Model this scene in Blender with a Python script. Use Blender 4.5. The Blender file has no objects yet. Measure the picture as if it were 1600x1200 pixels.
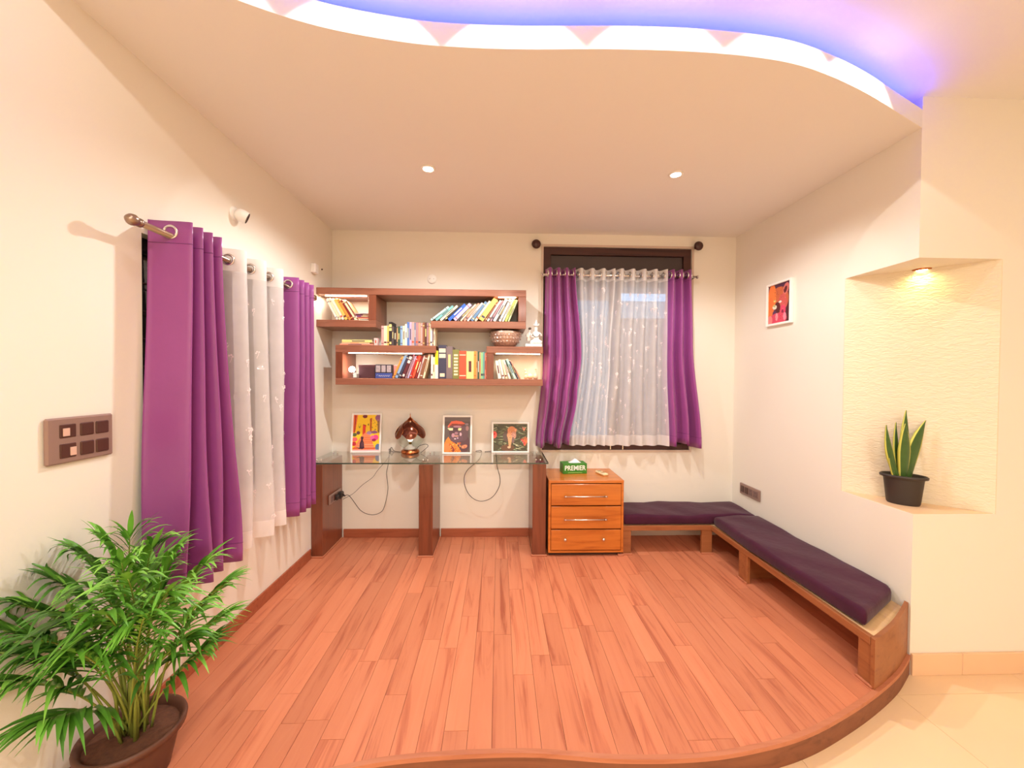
import bpy, bmesh, math, random
import numpy as np
from mathutils import Vector, Matrix
R = math.radians
random.seed(7)
C = bpy.context.scene.collection

# ------------------------------------------------------------------ camera
H = 1.40
F, YAW, PIT, ROL = 617.24, 0.0330, 0.0167, 0.0066
_cy, _sy, _cp, _sp = math.cos(YAW), math.sin(YAW), math.cos(PIT), math.sin(PIT)
_fw = Vector((_sy*_cp, _cy*_cp, -_sp)); _r0 = Vector((_cy, -_sy, 0)); _u0 = _r0.cross(_fw)
_r = _r0*math.cos(ROL) + _u0*math.sin(ROL); _u = -_r0*math.sin(ROL) + _u0*math.cos(ROL)
cam_d = bpy.data.cameras.new('camera'); cam = bpy.data.objects.new('camera', cam_d); C.objects.link(cam)
cam_d.sensor_width = 36; cam_d.lens = 36*F/1600; cam_d.clip_start = .02
cam.matrix_world = Matrix(((_r.x, _u.x, -_fw.x, 0), (_r.y, _u.y, -_fw.y, 0), (_r.z, _u.z, -_fw.z, H), (0, 0, 0, 1)))
bpy.context.scene.camera = cam

def at(px, py, ax, val):
    """where the sight line of a photograph point meets the plane axis=val of the room"""
    d = _fw + _r*((px-800)/F) + _u*((600-py)/F); o = Vector((0, 0, H)); i = 'xyz'.index(ax)
    return o + d*((val-o[i])/d[i])

# room measures (metres): x to the window-wall side, y towards the shelf wall, z up from the wooden platform
D, XL, XR, ZC, YC, ZM, ZU = 3.46, -1.439, 2.097, 2.656, 1.919, -.097, 2.81
SLAB = 2.745

# ------------------------------------------------------------------ world, lights, exposure
vs = bpy.context.scene.view_settings
vs.view_transform = 'Standard'; vs.look = 'None'; vs.gamma = 1; vs.use_curve_mapping = False; vs.exposure = 0.78
bpy.context.scene.cycles.max_bounces = 10
bpy.context.scene.cycles.diffuse_bounces = 6
bpy.context.scene.cycles.transparent_max_bounces = 24
bpy.context.scene.cycles.caustics_reflective = False
bpy.context.scene.cycles.caustics_refractive = False
bpy.context.scene.cycles.sample_clamp_indirect = 6
w = bpy.data.worlds.new('sky'); bpy.context.scene.world = w; w.use_nodes = True
w.node_tree.nodes['Background'].inputs[0].default_value = (.30, .56, .95, 1)
w.node_tree.nodes['Background'].inputs[1].default_value = 1.1
WARM = (1, .88, .76)
def area(name, loc, size, power, col=WARM, rot=(0, 0, 0), sy=None):
    l = bpy.data.lights.new(name, 'AREA'); l.energy = power; l.color = col; l.size = size
    if sy: l.shape = 'RECTANGLE'; l.size_y = sy
    o = bpy.data.objects.new(name, l); C.objects.link(o); o.location = loc; o.rotation_euler = rot
    return o
def spot(name, loc, power, deg, blend, col=WARM, rad=.02, rot=(0, 0, 0)):
    l = bpy.data.lights.new(name, 'SPOT'); l.energy = power; l.color = col; l.spot_size = R(deg); l.spot_blend = blend
    l.shadow_soft_size = rad
    o = bpy.data.objects.new(name, l); C.objects.link(o); o.location = loc; o.rotation_euler = rot
    return o
# the main room's ceiling lights, behind and beside the camera
area('room_light', (.1, -.35, 2.79), .16, 11, (1, .88, .72))
area('room_light', (.3, -1.9, 2.79), .8, 66, (1, .94, .85))
area('room_light', (2.9, -.3, 2.79), .6, 4, (1, .84, .66))
# added spots, no fittings there, that scallop the face of the curved ceiling drop
for x, y, nx, ny in [(-1.02, 1.27, -.5, .86), (-.50, 1.505, -.2, .98), (.06, 1.533, 0, 1), (.60, 1.515, 0, 1), (1.13, 1.55, -.2, .98), (1.57, 1.69, -.4, .92)]:
    p0, p1 = Vector((x-nx*.36, y-ny*.36, 2.79)), Vector((x, y, 2.50))
    l = spot('added_edge_spot', p0, 4.5, 81, .06, (1, .95, .92), .008); l.rotation_euler = (p1-p0).to_track_quat('-Z', 'Y').to_euler()

spot('added_edge_spot', (1.62, 1.60, 2.80), 5, 112, .05, (1, .93, .86), .008)  # added spot, no fitting, for the slanted light edge beside the niche
# ------------------------------------------------------------------ materials
MATS = {}
def pin(n, k, v):
    if k in n.inputs: n.inputs[k].default_value = v
def mat(name, col, rough=.6, metal=0, noise=0, nscale=6, bump=0, bscale=60, spec=.5, emit=0, sheen=0, coat=0, trans=0, objrand=0):
    if name in MATS: return MATS[name]
    m = bpy.data.materials.new(name); m.use_nodes = True; nt = m.node_tree; b = nt.nodes['Principled BSDF']
    pin(b, 'Base Color', (*col, 1)); pin(b, 'Roughness', rough); pin(b, 'Metallic', metal); pin(b, 'Specular IOR Level', spec)
    if emit: pin(b, 'Emission Color', (*col, 1)); pin(b, 'Emission Strength', emit)
    if sheen: pin(b, 'Sheen Weight', sheen); pin(b, 'Sheen Roughness', .4)
    if coat: pin(b, 'Coat Weight', coat); pin(b, 'Coat Roughness', .15)
    if trans: pin(b, 'Transmission Weight', trans)
    tc = nt.nodes.new('ShaderNodeTexCoord')
    n = nt.nodes.new('ShaderNodeTexNoise'); n.inputs['Scale'].default_value = nscale; n.inputs['Detail'].default_value = 4
    nt.links.new(tc.outputs['Object'], n.inputs['Vector'])
    rp = nt.nodes.new('ShaderNodeMapRange'); k = noise or .03
    rp.inputs['To Min'].default_value = 1-k; rp.inputs['To Max'].default_value = 1+k
    nt.links.new(n.outputs['Fac'], rp.inputs['Value'])
    mx = nt.nodes.new('ShaderNodeVectorMath'); mx.operation = 'SCALE'; mx.inputs[0].default_value = col
    nt.links.new(rp.outputs[0], mx.inputs['Scale']); nt.links.new(mx.outputs[0], b.inputs['Base Color'])
    if bump:
        n2 = nt.nodes.new('ShaderNodeTexNoise'); n2.inputs['Scale'].default_value = bscale; n2.inputs['Detail'].default_value = 3
        nt.links.new(tc.outputs['Object'], n2.inputs['Vector'])
        bp = nt.nodes.new('ShaderNodeBump'); bp.inputs['Strength'].default_value = bump; bp.inputs['Distance'].default_value = .004
        nt.links.new(n2.outputs['Fac'], bp.inputs['Height']); nt.links.new(bp.outputs[0], b.inputs['Normal'])
    MATS[name] = m; return m

def wood(name, c1, c2, axis='y', scale=1.0, rough=.4, rand=0.0, dark=None, coat=0, spec=.4):
    m = bpy.data.materials.new(name); m.use_nodes = True; nt = m.node_tree; b = nt.nodes['Principled BSDF']
    L = nt.links.new
    tc = nt.nodes.new('ShaderNodeTexCoord'); mp = nt.nodes.new('ShaderNodeMapping')
    s = {'x': (1.6, 22, 22), 'y': (22, 1.6, 22), 'z': (22, 22, 1.6)}[axis]
    mp.inputs['Scale'].default_value = [v*scale for v in s]
    L(tc.outputs['Object'], mp.inputs['Vector'])
    oi = nt.nodes.new('ShaderNodeObjectInfo')
    if rand:
        sc = nt.nodes.new('ShaderNodeVectorMath'); sc.operation = 'SCALE'; sc.inputs[0].default_value = (37, 51, 23)
        L(oi.outputs['Random'], sc.inputs['Scale']); L(sc.outputs[0], mp.inputs['Location'])
    n = nt.nodes.new('ShaderNodeTexNoise'); n.inputs['Scale'].default_value = 1.3; n.inputs['Detail'].default_value = 6
    n.inputs['Roughness'].default_value = .62; n.inputs['Distortion'].default_value = .9
    L(mp.outputs[0], n.inputs['Vector'])
    cr = nt.nodes.new('ShaderNodeValToRGB'); e = cr.color_ramp.elements
    e[0].position = .30; e[0].color = (*(dark or c2), 1); e[1].position = .68; e[1].color = (*c1, 1)
    mid = cr.color_ramp.elements.new(.46); mid.color = (*[a*.35+b_*.65 for a, b_ in zip(c2, c1)], 1)
    L(n.outputs['Fac'], cr.inputs[0])
    out = cr.outputs[0]
    if rand:
        mr = nt.nodes.new('ShaderNodeMapRange'); mr.inputs['To Min'].default_value = 1-rand; mr.inputs['To Max'].default_value = 1+rand
        L(oi.outputs['Random'], mr.inputs['Value'])
        mu = nt.nodes.new('ShaderNodeVectorMath'); mu.operation = 'SCALE'; L(out, mu.inputs[0]); L(mr.outputs[0], mu.inputs['Scale']); out = mu.outputs[0]
    L(out, b.inputs['Base Color']); pin(b, 'Roughness', rough); pin(b, 'Specular IOR Level', spec)
    if coat: pin(b, 'Coat Weight', coat); pin(b, 'Coat Roughness', .12)
    bp = nt.nodes.new('ShaderNodeBump'); bp.inputs['Strength'].default_value = .12; bp.inputs['Distance'].default_value = .002
    L(n.outputs['Fac'], bp.inputs['Height']); L(bp.outputs[0], b.inputs['Normal'])
    MATS[name] = m; return m

def glassmat(name, tint, gloss=.12, dens=.0):
    m = bpy.data.materials.new(name); m.use_nodes = True; nt = m.node_tree; nt.nodes.clear(); L = nt.links.new
    o = nt.nodes.new('ShaderNodeOutputMaterial'); t = nt.nodes.new('ShaderNodeBsdfTransparent'); t.inputs[0].default_value = (*tint, 1)
    g = nt.nodes.new('ShaderNodeBsdfGlossy'); g.inputs['Roughness'].default_value = .02
    f = nt.nodes.new('ShaderNodeFresnel'); f.inputs[0].default_value = 1.5
    ad = nt.nodes.new('ShaderNodeMath'); ad.operation = 'MULTIPLY_ADD'; ad.inputs[1].default_value = 1.5; ad.inputs[2].default_value = gloss*.2
    L(f.outputs[0], ad.inputs[0]); ge = nt.nodes.new('ShaderNodeNewGeometry'); iv = nt.nodes.new('ShaderNodeMath'); iv.operation = 'SUBTRACT'; iv.inputs[0].default_value = 1; L(ge.outputs['Backfacing'], iv.inputs[1])
    m0 = nt.nodes.new('ShaderNodeMath'); m0.operation = 'MULTIPLY'; L(ad.outputs[0], m0.inputs[0]); L(iv.outputs[0], m0.inputs[1]); ad = m0
    mx = nt.nodes.new('ShaderNodeMixShader'); L(ad.outputs[0], mx.inputs[0]); L(t.outputs[0], mx.inputs[1]); L(g.outputs[0], mx.inputs[2])
    L(mx.outputs[0], o.inputs[0]); MATS[name] = m; return m

def sheermat(name, col, opac):
    m = bpy.data.materials.new(name); m.use_nodes = True; nt = m.node_tree; nt.nodes.clear(); L = nt.links.new
    o = nt.nodes.new('ShaderNodeOutputMaterial'); t = nt.nodes.new('ShaderNodeBsdfTransparent')
    d = nt.nodes.new('ShaderNodeBsdfDiffuse'); d.inputs[0].default_value = (*col, 1)
    tl = nt.nodes.new('ShaderNodeBsdfTranslucent'); tl.inputs[0].default_value = (*col, 1)
    m1 = nt.nodes.new('ShaderNodeMixShader'); m1.inputs[0].default_value = .35; L(d.outputs[0], m1.inputs[1]); L(tl.outputs[0], m1.inputs[2])
    tc = nt.nodes.new('ShaderNodeTexCoord'); n = nt.nodes.new('ShaderNodeTexNoise'); n.inputs['Scale'].default_value = 14
    L(tc.outputs['Object'], n.inputs['Vector'])
    mr = nt.nodes.new('ShaderNodeMapRange'); mr.inputs['To Min'].default_value = opac-.06; mr.inputs['To Max'].default_value = opac+.06
    L(n.outputs['Fac'], mr.inputs['Value'])
    m2 = nt.nodes.new('ShaderNodeMixShader'); L(mr.outputs[0], m2.inputs[0]); L(t.outputs[0], m2.inputs[1]); L(m1.outputs[0], m2.inputs[2])
    L(m2.outputs[0], o.inputs[0]); MATS[name] = m; return m

def vcolmat(name, rough=.5):
    m = bpy.data.materials.new(name); m.use_nodes = True; nt = m.node_tree; b = nt.nodes['Principled BSDF']
    a = nt.nodes.new('ShaderNodeAttribute'); a.attribute_name = 'ink'; nt.links.new(a.outputs['Color'], b.inputs['Base Color'])
    pin(b, 'Roughness', rough); MATS[name] = m; return m

def lin(r, g, b):
    f = lambda c: (c/255/12.92) if c/255 <= .04045 else ((c/255+.055)/1.055)**2.4
    return (f(r), f(g), f(b))

PAINT = mat('cream_paint', (.82, .78, .70), .75, noise=.012, nscale=2, bump=.04, bscale=180, spec=.25)
CEIL = mat('ceiling_paint', (.82, .80, .77), .85, noise=.012, nscale=2, spec=.15)
TEXT = mat('textured_plaster', (.80, .72, .56), .8, noise=.02, nscale=3)
nt = TEXT.node_tree
_tc = nt.nodes.new('ShaderNodeTexCoord'); _mp = nt.nodes.new('ShaderNodeMapping'); _mp.inputs['Scale'].default_value = (28, 28, 75)
_n = nt.nodes.new('ShaderNodeTexNoise'); _n.inputs['Scale'].default_value = 1; _n.inputs['Detail'].default_value = 2; _n.inputs['Distortion'].default_value = 1.0
_b = nt.nodes.new('ShaderNodeBump'); _b.inputs['Strength'].default_value = .75; _b.inputs['Distance'].default_value = .006
nt.links.new(_tc.outputs['Object'], _mp.inputs[0]); nt.links.new(_mp.outputs[0], _n.inputs['Vector']); nt.links.new(_n.outputs['Fac'], _b.inputs['Height'])
nt.links.new(_b.outputs[0], nt.nodes['Principled BSDF'].inputs['Normal'])
PLANK = wood('laminate', lin(205, 130, 96), lin(190, 108, 76), 'y', .6, .42, .10, dark=lin(166, 88, 62), spec=.35)
BEADW = wood('bead_wood', lin(192, 124, 92), lin(168, 98, 68), 'x', 1, .5)
SKIRT = wood('skirting_wood', lin(172, 98, 68), lin(142, 74, 50), 'x', 1, .45)
RISER = wood('riser_wood', lin(138, 84, 58), lin(108, 62, 42), 'x', .8, .55)
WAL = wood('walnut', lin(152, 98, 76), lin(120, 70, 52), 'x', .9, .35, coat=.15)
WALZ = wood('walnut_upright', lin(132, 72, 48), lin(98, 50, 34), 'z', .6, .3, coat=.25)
OAK = wood('honey_wood', lin(206, 122, 50), lin(168, 86, 28), 'x', .8, .3, coat=.3)
BENCH = wood('bench_wood', lin(164, 104, 64), lin(134, 78, 46), 'x', .8, .45)
BENCHY = wood('bench_wood_long', lin(164, 104, 64), lin(134, 78, 46), 'y', .8, .45)
PLY = wood('raw_ply', lin(226, 190, 146), lin(206, 168, 122), 'y', .8, .7)
DARKW = wood('dark_window_wood', lin(78, 46, 40), lin(50, 28, 26), 'x', .6, .5)
BLACKW = wood('black_wood', lin(34, 20, 26), lin(22, 12, 18), 'z', .6, .6)
STONE = mat('cream_stone', lin(236, 206, 168), .35, noise=.05, nscale=3)
STONE2 = mat('cream_stone_skirting', lin(232, 196, 160), .4, noise=.05, nscale=5)
GROUT = mat('grout', lin(170, 120, 90), .9)
PURP = mat('purple_satin', lin(144, 68, 136), .38, noise=.12, nscale=5, bump=.3, bscale=14, sheen=.30, spec=.5)
VELV = mat('aubergine_velvet', lin(70, 32, 52), .95, noise=.28, nscale=7, bump=.5, bscale=24, sheen=.22, spec=.1)
SHEER = sheermat('white_voile', (.92, .89, .89), .60)
SHEERH = sheermat('white_voile_hem', (.94, .90, .89), .88)
EMB = mat('white_embroidery', (.86, .76, .78), .6)
CHROME = mat('chrome', (.75, .72, .70), .18, 1)
NICK = mat('brushed_rod', lin(160, 138, 122), .3, .9)
STEEL = mat('satin_steel', (.78, .74, .68), .25, 1)
WHITEP = mat('white_plastic', (.86, .84, .80), .35)
FRAMEW = mat('white_frame', (.92, .91, .88), .4)
GLASS = glassmat('clear_glass', (.95, .98, .96), .1)
DESKG = glassmat('desk_glass', (.955, .985, .97), .2)
GEDGE = mat('glass_edge', lin(40, 64, 56), .15, spec=.8)
AMBER = glassmat('amber_glass', (.42, .20, .12), .5)
BRASS = mat('copper_brass', lin(190, 118, 72), .22, 1)
GREYP = mat('grey_switch_plate', lin(150, 122, 112), .4, .2)
DARKP = mat('brown_switch', lin(78, 44, 36), .3)
CORD = mat('black_cord', lin(40, 36, 36), .5)
PAGE = mat('paper', (.82, .76, .64), .8, noise=.08, nscale=120)
BLACK = mat('black_plastic', lin(52, 44, 42), .5, noise=.15, nscale=14)
SOIL = mat('soil', lin(96, 58, 40), .95, noise=.5, nscale=50, bump=1, bscale=70)
PINK_OUT = mat('outside_plaster', lin(190, 130, 112), .9, noise=.08, nscale=3)
PALE_OUT = mat('outside_pale', lin(215, 215, 215), .9)
INK = vcolmat('print_ink')
LAMP = mat('lamp_glow', (1, .86, .66), emit=22)
LEDW = mat('led_warm', (1, .80, .52), emit=14)
LEDB = mat('led_blue', (.006, .03, 1.0), emit=22)

# ------------------------------------------------------------------ mesh helpers
class MB:
    def __init__(s): s.v = []; s.f = []; s.m = []; s.sm = []
    def add(s, vs, fs, mi=0, sm=False):
        o = len(s.v); s.v += [tuple(v) for v in vs]; s.f += [tuple(i+o for i in f) for f in fs]; s.m += [mi]*len(fs); s.sm += [sm]*len(fs); return s
    def box(s, x0, x1, y0, y1, z0, z1, mi=0, M=None):
        vs = [Vector((x, y, z)) for z in (z0, z1) for y in (y0, y1) for x in (x0, x1)]
        if M: vs = [M @ v for v in vs]
        return s.add(vs, [(0, 2, 3, 1), (4, 5, 7, 6), (0, 1, 5, 4), (2, 6, 7, 3), (0, 4, 6, 2), (1, 3, 7, 5)], mi)
    def bbox(s, x0, x1, y0, y1, z0, z1, b=.003, mi=0, M=None):
        """box with chamfered edges"""
        bm = bmesh.new(); bmesh.ops.create_cube(bm, size=1)
        for v in bm.verts: v.co = ((x0+x1)/2+v.co.x*(x1-x0), (y0+y1)/2+v.co.y*(y1-y0), (z0+z1)/2+v.co.z*(z1-z0))
        b = min(b, .45*min(x1-x0, y1-y0, z1-z0))
        bmesh.ops.bevel(bm, geom=bm.edges[:], offset=b, segments=1, affect='EDGES')
        bm.verts.index_update()
        s.add([(M @ v.co) if M else v.co.copy() for v in bm.verts], [[v.index for v in f.verts] for f in bm.faces], mi); bm.free(); return s
    def prism(s, poly, z0, z1, mi=0, sm=False):
        n = len(poly); a = sum(poly[i][0]*poly[(i+1) % n][1]-poly[(i+1) % n][0]*poly[i][1] for i in range(n))
        if a < 0: poly = poly[::-1]
        vs = [(x, y, z0) for x, y in poly]+[(x, y, z1) for x, y in poly]
        s.add(vs, [tuple(range(n))[::-1], tuple(range(n, 2*n))], mi)
        return s.add(vs, [(i, (i+1) % n, n+(i+1) % n, n+i) for i in range(n)], mi, sm)
    def tube(s, pts, r, k=8, mi=0, cap=True):
        pts = [Vector(p) for p in pts]; n = len(pts); rs = r if isinstance(r, (list, tuple)) else [r]*n
        vs = []; up = None
        for i, p in enumerate(pts):
            t = (pts[min(i+1, n-1)]-pts[max(i-1, 0)]).normalized()
            if up is None: up = Vector((0, 0, 1)) if abs(t.z) < .9 else Vector((1, 0, 0))
            a = t.cross(up).normalized(); b = t.cross(a).normalized(); up = -b if False else a.cross(t)
            for j in range(k):
                q = 2*math.pi*j/k; vs.append(p+(a*math.cos(q)+b*math.sin(q))*rs[i])
        fs = [(i*k+j, i*k+(j+1) % k, (i+1)*k+(j+1) % k, (i+1)*k+j) for i in range(n-1) for j in range(k)]
        s.add(vs, fs, mi, True)
        if cap: s.add(vs[:k], [tuple(range(k))], mi); s.add(vs[-k:], [tuple(range(k))[::-1]], mi)
        return s
    def lathe(s, prof, c=(0, 0, 0), k=24, mi=0, M=None, sx=1, sy=1, sm=True):
        vs = []
        for r, z in prof:
            for j in range(k):
                q = 2*math.pi*j/k; v = Vector((r*math.cos(q)*sx, r*math.sin(q)*sy, z))
                if M: v = M @ v
                vs.append(v+Vector(c))
        fs = [(i*k+j, i*k+(j+1) % k, (i+1)*k+(j+1) % k, (i+1)*k+j) for i in range(len(prof)-1) for j in range(k)]
        return s.add(vs, fs, mi, sm)
    def torus(s, c, axis, R0, r, k=20, q=8, mi=0):
        axis = Vector(axis).normalized(); a = axis.orthogonal().normalized(); b = axis.cross(a); vs = []
        for i in range(k):
            t = 2*math.pi*i/k; d = a*math.cos(t)+b*math.sin(t)
            for j in range(q):
                u = 2*math.pi*j/q; vs.append(Vector(c)+d*(R0+r*math.cos(u))+axis*r*math.sin(u))
        return s.add(vs, [(i*q+j, ((i+1) % k)*q+j, ((i+1) % k)*q+(j+1) % q, i*q+(j+1) % q) for i in range(k) for j in range(q)], mi, True)
    def build(s, name, mats, parent=None, origin=None):
        org = Vector(origin) if origin is not None else Vector((0, 0, 0))
        pw = WLOC.get(parent.name, Vector((0, 0, 0))) if parent else Vector((0, 0, 0))
        me = bpy.data.meshes.new(name)
        if origin is None and not parent:
            xs = list(zip(*s.v)); org = Vector(((min(xs[0])+max(xs[0]))/2, (min(xs[1])+max(xs[1]))/2, min(xs[2])))
        if parent and origin is None: org = pw
        me.from_pydata([(v[0]-org.x, v[1]-org.y, v[2]-org.z) for v in s.v], [], s.f)
        for m in (mats if isinstance(mats, (list, tuple)) else [mats]): me.materials.append(m)
        me.polygons.foreach_set('material_index', s.m); me.polygons.foreach_set('use_smooth', s.sm); me.update()
        bm = bmesh.new(); bm.from_mesh(me); bmesh.ops.remove_doubles(bm, verts=bm.verts, dist=1e-6); bmesh.ops.recalc_face_normals(bm, faces=bm.faces); bm.to_mesh(me); bm.free()
        o = bpy.data.objects.new(name, me); C.objects.link(o)
        if parent: o.parent = parent; o.location = org-pw
        else: o.location = org
        WLOC[o.name] = org.copy(); return o
WLOC = {}
def tag(o, label=None, cat=None, group=None, kind=None):
    if label: o['label'] = label
    if cat: o['category'] = cat
    if group: o['group'] = group
    if kind: o['kind'] = kind
    return o
def thing(name, loc, label=None, cat=None, group=None, kind=None):
    o = bpy.data.objects.new(name, None); C.objects.link(o); o.location = loc; WLOC[o.name] = Vector(loc)
    return tag(o, label, cat, group, kind)
def textmesh(name, s, size, loc, rot, m, parent, ext=.0006, align='CENTER', sx=1):
    cu = bpy.data.curves.new(name, 'FONT'); cu.body = s; cu.size = size; cu.extrude = ext; cu.align_x = align; cu.align_y = 'CENTER'; cu.resolution_u = 3; cu.offset = size*.018
    t = bpy.data.objects.new('tmp_text', cu); C.objects.link(t); dg = bpy.context.evaluated_depsgraph_get()
    me = bpy.data.meshes.new_from_object(t.evaluated_get(dg)); bpy.data.objects.remove(t)
    me.materials.clear(); me.materials.append(m); o = bpy.data.objects.new(name, me); C.objects.link(o); o.parent = parent
    o.location = Vector(loc)-WLOC[parent.name]; o.rotation_euler = rot; o.scale = (sx, 1, 1); return o
def smooth_curve(pts, n):
    """Catmull-Rom through points"""
    pts = [Vector(p) for p in pts]; P = [2*pts[0]-pts[1]]+pts+[2*pts[-1]-pts[-2]]; out = []
    for i in range(1, len(P)-2):
        for j in range(n):
            t = j/n; a, b, c, d = P[i-1:i+3]
            out.append(.5*((2*b)+(c-a)*t+(2*a-5*b+4*c-d)*t*t+(3*b-a-3*c+d)*t**3))
    return out+[pts[-1]]

# ------------------------------------------------------------------ the setting
XE, YS = 4.3, -3.3
PW = .2      # wall thickness
# platform edge curve (x, y) and ceiling drop edge curve
PE = smooth_curve([(-1.439, 1.10, 0), (-1.2, 1.19, 0), (-.85, 1.32, 0), (-.528, 1.407, 0), (-.28, 1.440, 0), (.10, 1.448, 0), (.45, 1.415, 0), (.768, 1.414, 0), (1.041, 1.452, 0), (1.25, 1.505, 0), (1.474, 1.59, 0), (1.69, 1.685, 0), (1.908, 1.796, 0), (2.097, 1.917, 0)], 6)
FE = smooth_curve([(-1.439, 1.02, 0), (-1.15, 1.225, 0), (-.884, 1.372, 0), (-.652, 1.463, 0), (-.367, 1.517, 0), (-.15, 1.532, 0), (.10, 1.531, 0), (.40, 1.518, 0), (.70, 1.515, 0), (.954, 1.528, 0), (1.165, 1.557, 0), (1.373, 1.616, 0), (1.60, 1.70, 0), (1.85, 1.81, 0), (2.097, 1.919, 0)], 6)
def ey(x, cur=PE):
    for a, b in zip(cur, cur[1:]):
        if a.x <= x <= b.x: return a.y+(b.y-a.y)*(x-a.x)/max(1e-9, b.x-a.x)
    return cur[0].y if x < cur[0].x else cur[-1].y

# wooden platform, plank by plank
fl = thing('floor', (.3, 2.4, -.01), kind='structure'); tag(fl, 'raised platform floor of reddish laminate strips with a wavy front edge')
MB().prism([(p.x, p.y+.02) for p in PE]+[(XR, D), (XL, D)], ZM, -.009).build('platform_core', RISER, fl)
pw = .0945; x = XL+.002; ci = 0
PXB = []
while x < XR-.004:
    x1 = min(x+pw, XR-.002); ys0 = max(ey(x), ey(x1))+.0
    y = ey((x+x1)/2)-random.uniform(.1, .9); cuts = []
    while y < D: y += random.choice([.42, .6, .75, .9, 1.1]); cuts.append(y)
    started = False; segs = []
    prev = -9
    for c in cuts:
        segs.append((prev, min(c, D-.002))); prev = c
        if c >= D: break
    for (a, b) in segs:
        e0, e1 = ey(x)+.015, ey(x1)+.015
        if b <= max(e0, e1)+.03: continue
        g = .0007; first = not started; started = True
        pl = [(x+g, e0 if first else a+g), (x1-g, e1 if first else a+g), (x1-g, b-g), (x+g, b-g)]
        o = MB().prism(pl, -.009, 0).build('plank', PLANK, fl)
    x = x1; ci += 1
# nosing and riser follow the curve
def ribbon(cur, off0, off1, z0, z1, name, m, parent):
    mb = MB(); n = len(cur); P = []
    for i, p in enumerate(cur):
        t = (cur[min(i+1, n-1)]-cur[max(i-1, 0)]).normalized(); nn = Vector((t.y, -t.x, 0))   # towards the camera side
        P.append((p+nn*off0, p+nn*off1))
    vs = []
    for a, b in P:
        a.x = min(a.x, XR-.001); b.x = min(b.x, XR-.001)
        vs += [(a.x, a.y, z0), (b.x, b.y, z0), (b.x, b.y, z1), (a.x, a.y, z1)]
    fs = [(i*4+j, i*4+(j+1) % 4, (i+1)*4+(j+1) % 4, (i+1)*4+j) for i in range(n-1) for j in range(4)]
    mb.add(vs, fs, 0, False); mb.add(vs[:4], [(0, 1, 2, 3)]); mb.add(vs[-4:], [(3, 2, 1, 0)])
    return mb.build(name, m, parent)
ribbon(PE, -.016, .004, -.014, .003, 'nosing', BEADW, fl)
ribbon(PE, -.014, 0.0, ZM, -.014, 'riser', RISER, fl)

fm = thing('floor', (2.5, 0, ZM-.02), kind='structure'); tag(fm, 'pale cream stone tile floor of the main room below the platform')
MB().box(XL-.2, XE+.2, YS-.2, 1.9, ZM-.05, ZM-.006).build('screed', GROUT, fm)
tx = [XL, -.9, -.2, .5, 1.2, 1.9, 2.62, 3.3, XE]; ty = [YS, -2.6, -1.9, -1.2, -.5, .2, .9, 1.79, YC]
for i in range(len(tx)-1):
    for j in range(len(ty)-1):
        MB().box(tx[i]+.0008, tx[i+1]-.0008, ty[j]+.0008, ty[j+1]-.0008, ZM-.006, ZM).build('tile', STONE, fm)

# left wall with a window opening
WY0, WY1, WZ0, WZ1 = 1.645, 2.86, .74, 1.972
wl = MB()
wl.box(XL-PW, XL, YS, WY0, ZM, ZU+.1); wl.box(XL-PW, XL, WY1, D, ZM, ZU+.1)
wl.box(XL-PW, XL, WY0, WY1, ZM, WZ0); wl.box(XL-PW, XL, WY0, WY1, WZ1, ZU+.1)
tag(wl.build('wall_left', PAINT), kind='structure')
# shelf wall with a window opening
a0, a1 = at(848, 387, 'y', D), at(1079, 703, 'y', D)
BX0, BX1, BZ0, BZ1 = .382, 1.697, .763, 2.546
wb = MB()
wb.box(XL-PW, BX0, D, D+PW, ZM, ZU+.1); wb.box(BX1, XR+.3, D, D+PW, ZM, ZU+.1)
wb.box(BX0, BX1, D, D+PW, ZM, BZ0); wb.box(BX0, BX1, D, D+PW, BZ1, ZU+.1)
tag(wb.build('wall_back', PAINT), kind='structure')
# right wall and the block with the cut-out corner niche
NZ0, NZ1, NA, NC = .72, 2.013, 2.342, 2.535
XB = XE+.2
wr = MB()
full = [(XR, YC), (XR, D), (XB, D), (XB, YC)]
wr.prism(full, ZM, NZ0); wr.prism(full, NZ1, ZU+.1)
wr.prism([(XR, NA), (XR, D), (XB, D), (XB, YC), (NC, YC)], NZ0, NZ1)
WR = wr.build('wall_right', PAINT); tag(WR, kind='structure')
nd = Vector((NC-XR, YC-NA, 0)).normalized(); nn = Vector((nd.y, -nd.x, 0))   # towards the niche opening
if nn.x > 0: nn = -nn
A_, C_ = Vector((XR, NA, 0)), Vector((NC, YC, 0))
MB().add([A_+Vector((0, 0, NZ0)), C_+Vector((0, 0, NZ0)), C_+Vector((0, 0, NZ1)), A_+Vector((0, 0, NZ1)),
          A_+nn*.004+nd*.004+Vector((0, 0, NZ0)), C_+nn*.004-nd*.004+Vector((0, 0, NZ0)), C_+nn*.004-nd*.004+Vector((0, 0, NZ1)), A_+nn*.004+nd*.004+Vector((0, 0, NZ1))],
         [(4, 5, 6, 7), (0, 1, 2, 3), (0, 1, 5, 4), (1, 2, 6, 5), (2, 3, 7, 6), (3, 0, 4, 7)]).build('textured_niche_back', TEXT, WR)
MB().prism([(XR+.004, YC+.004), (XR+.004, NA-.012), (NC-.012, YC+.004)], NZ0, NZ0+.002).build('niche_sill', STONE2, WR)
tag(MB().box(XE, XE+.2, YS, YC, ZM, ZU+.1).build('wall_far_right', PAINT), kind='structure')
tag(MB().box(XL-PW, XE+.2, YS-.2, YS, ZM, ZU+.1).build('wall_front', PAINT), kind='structure')
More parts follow.
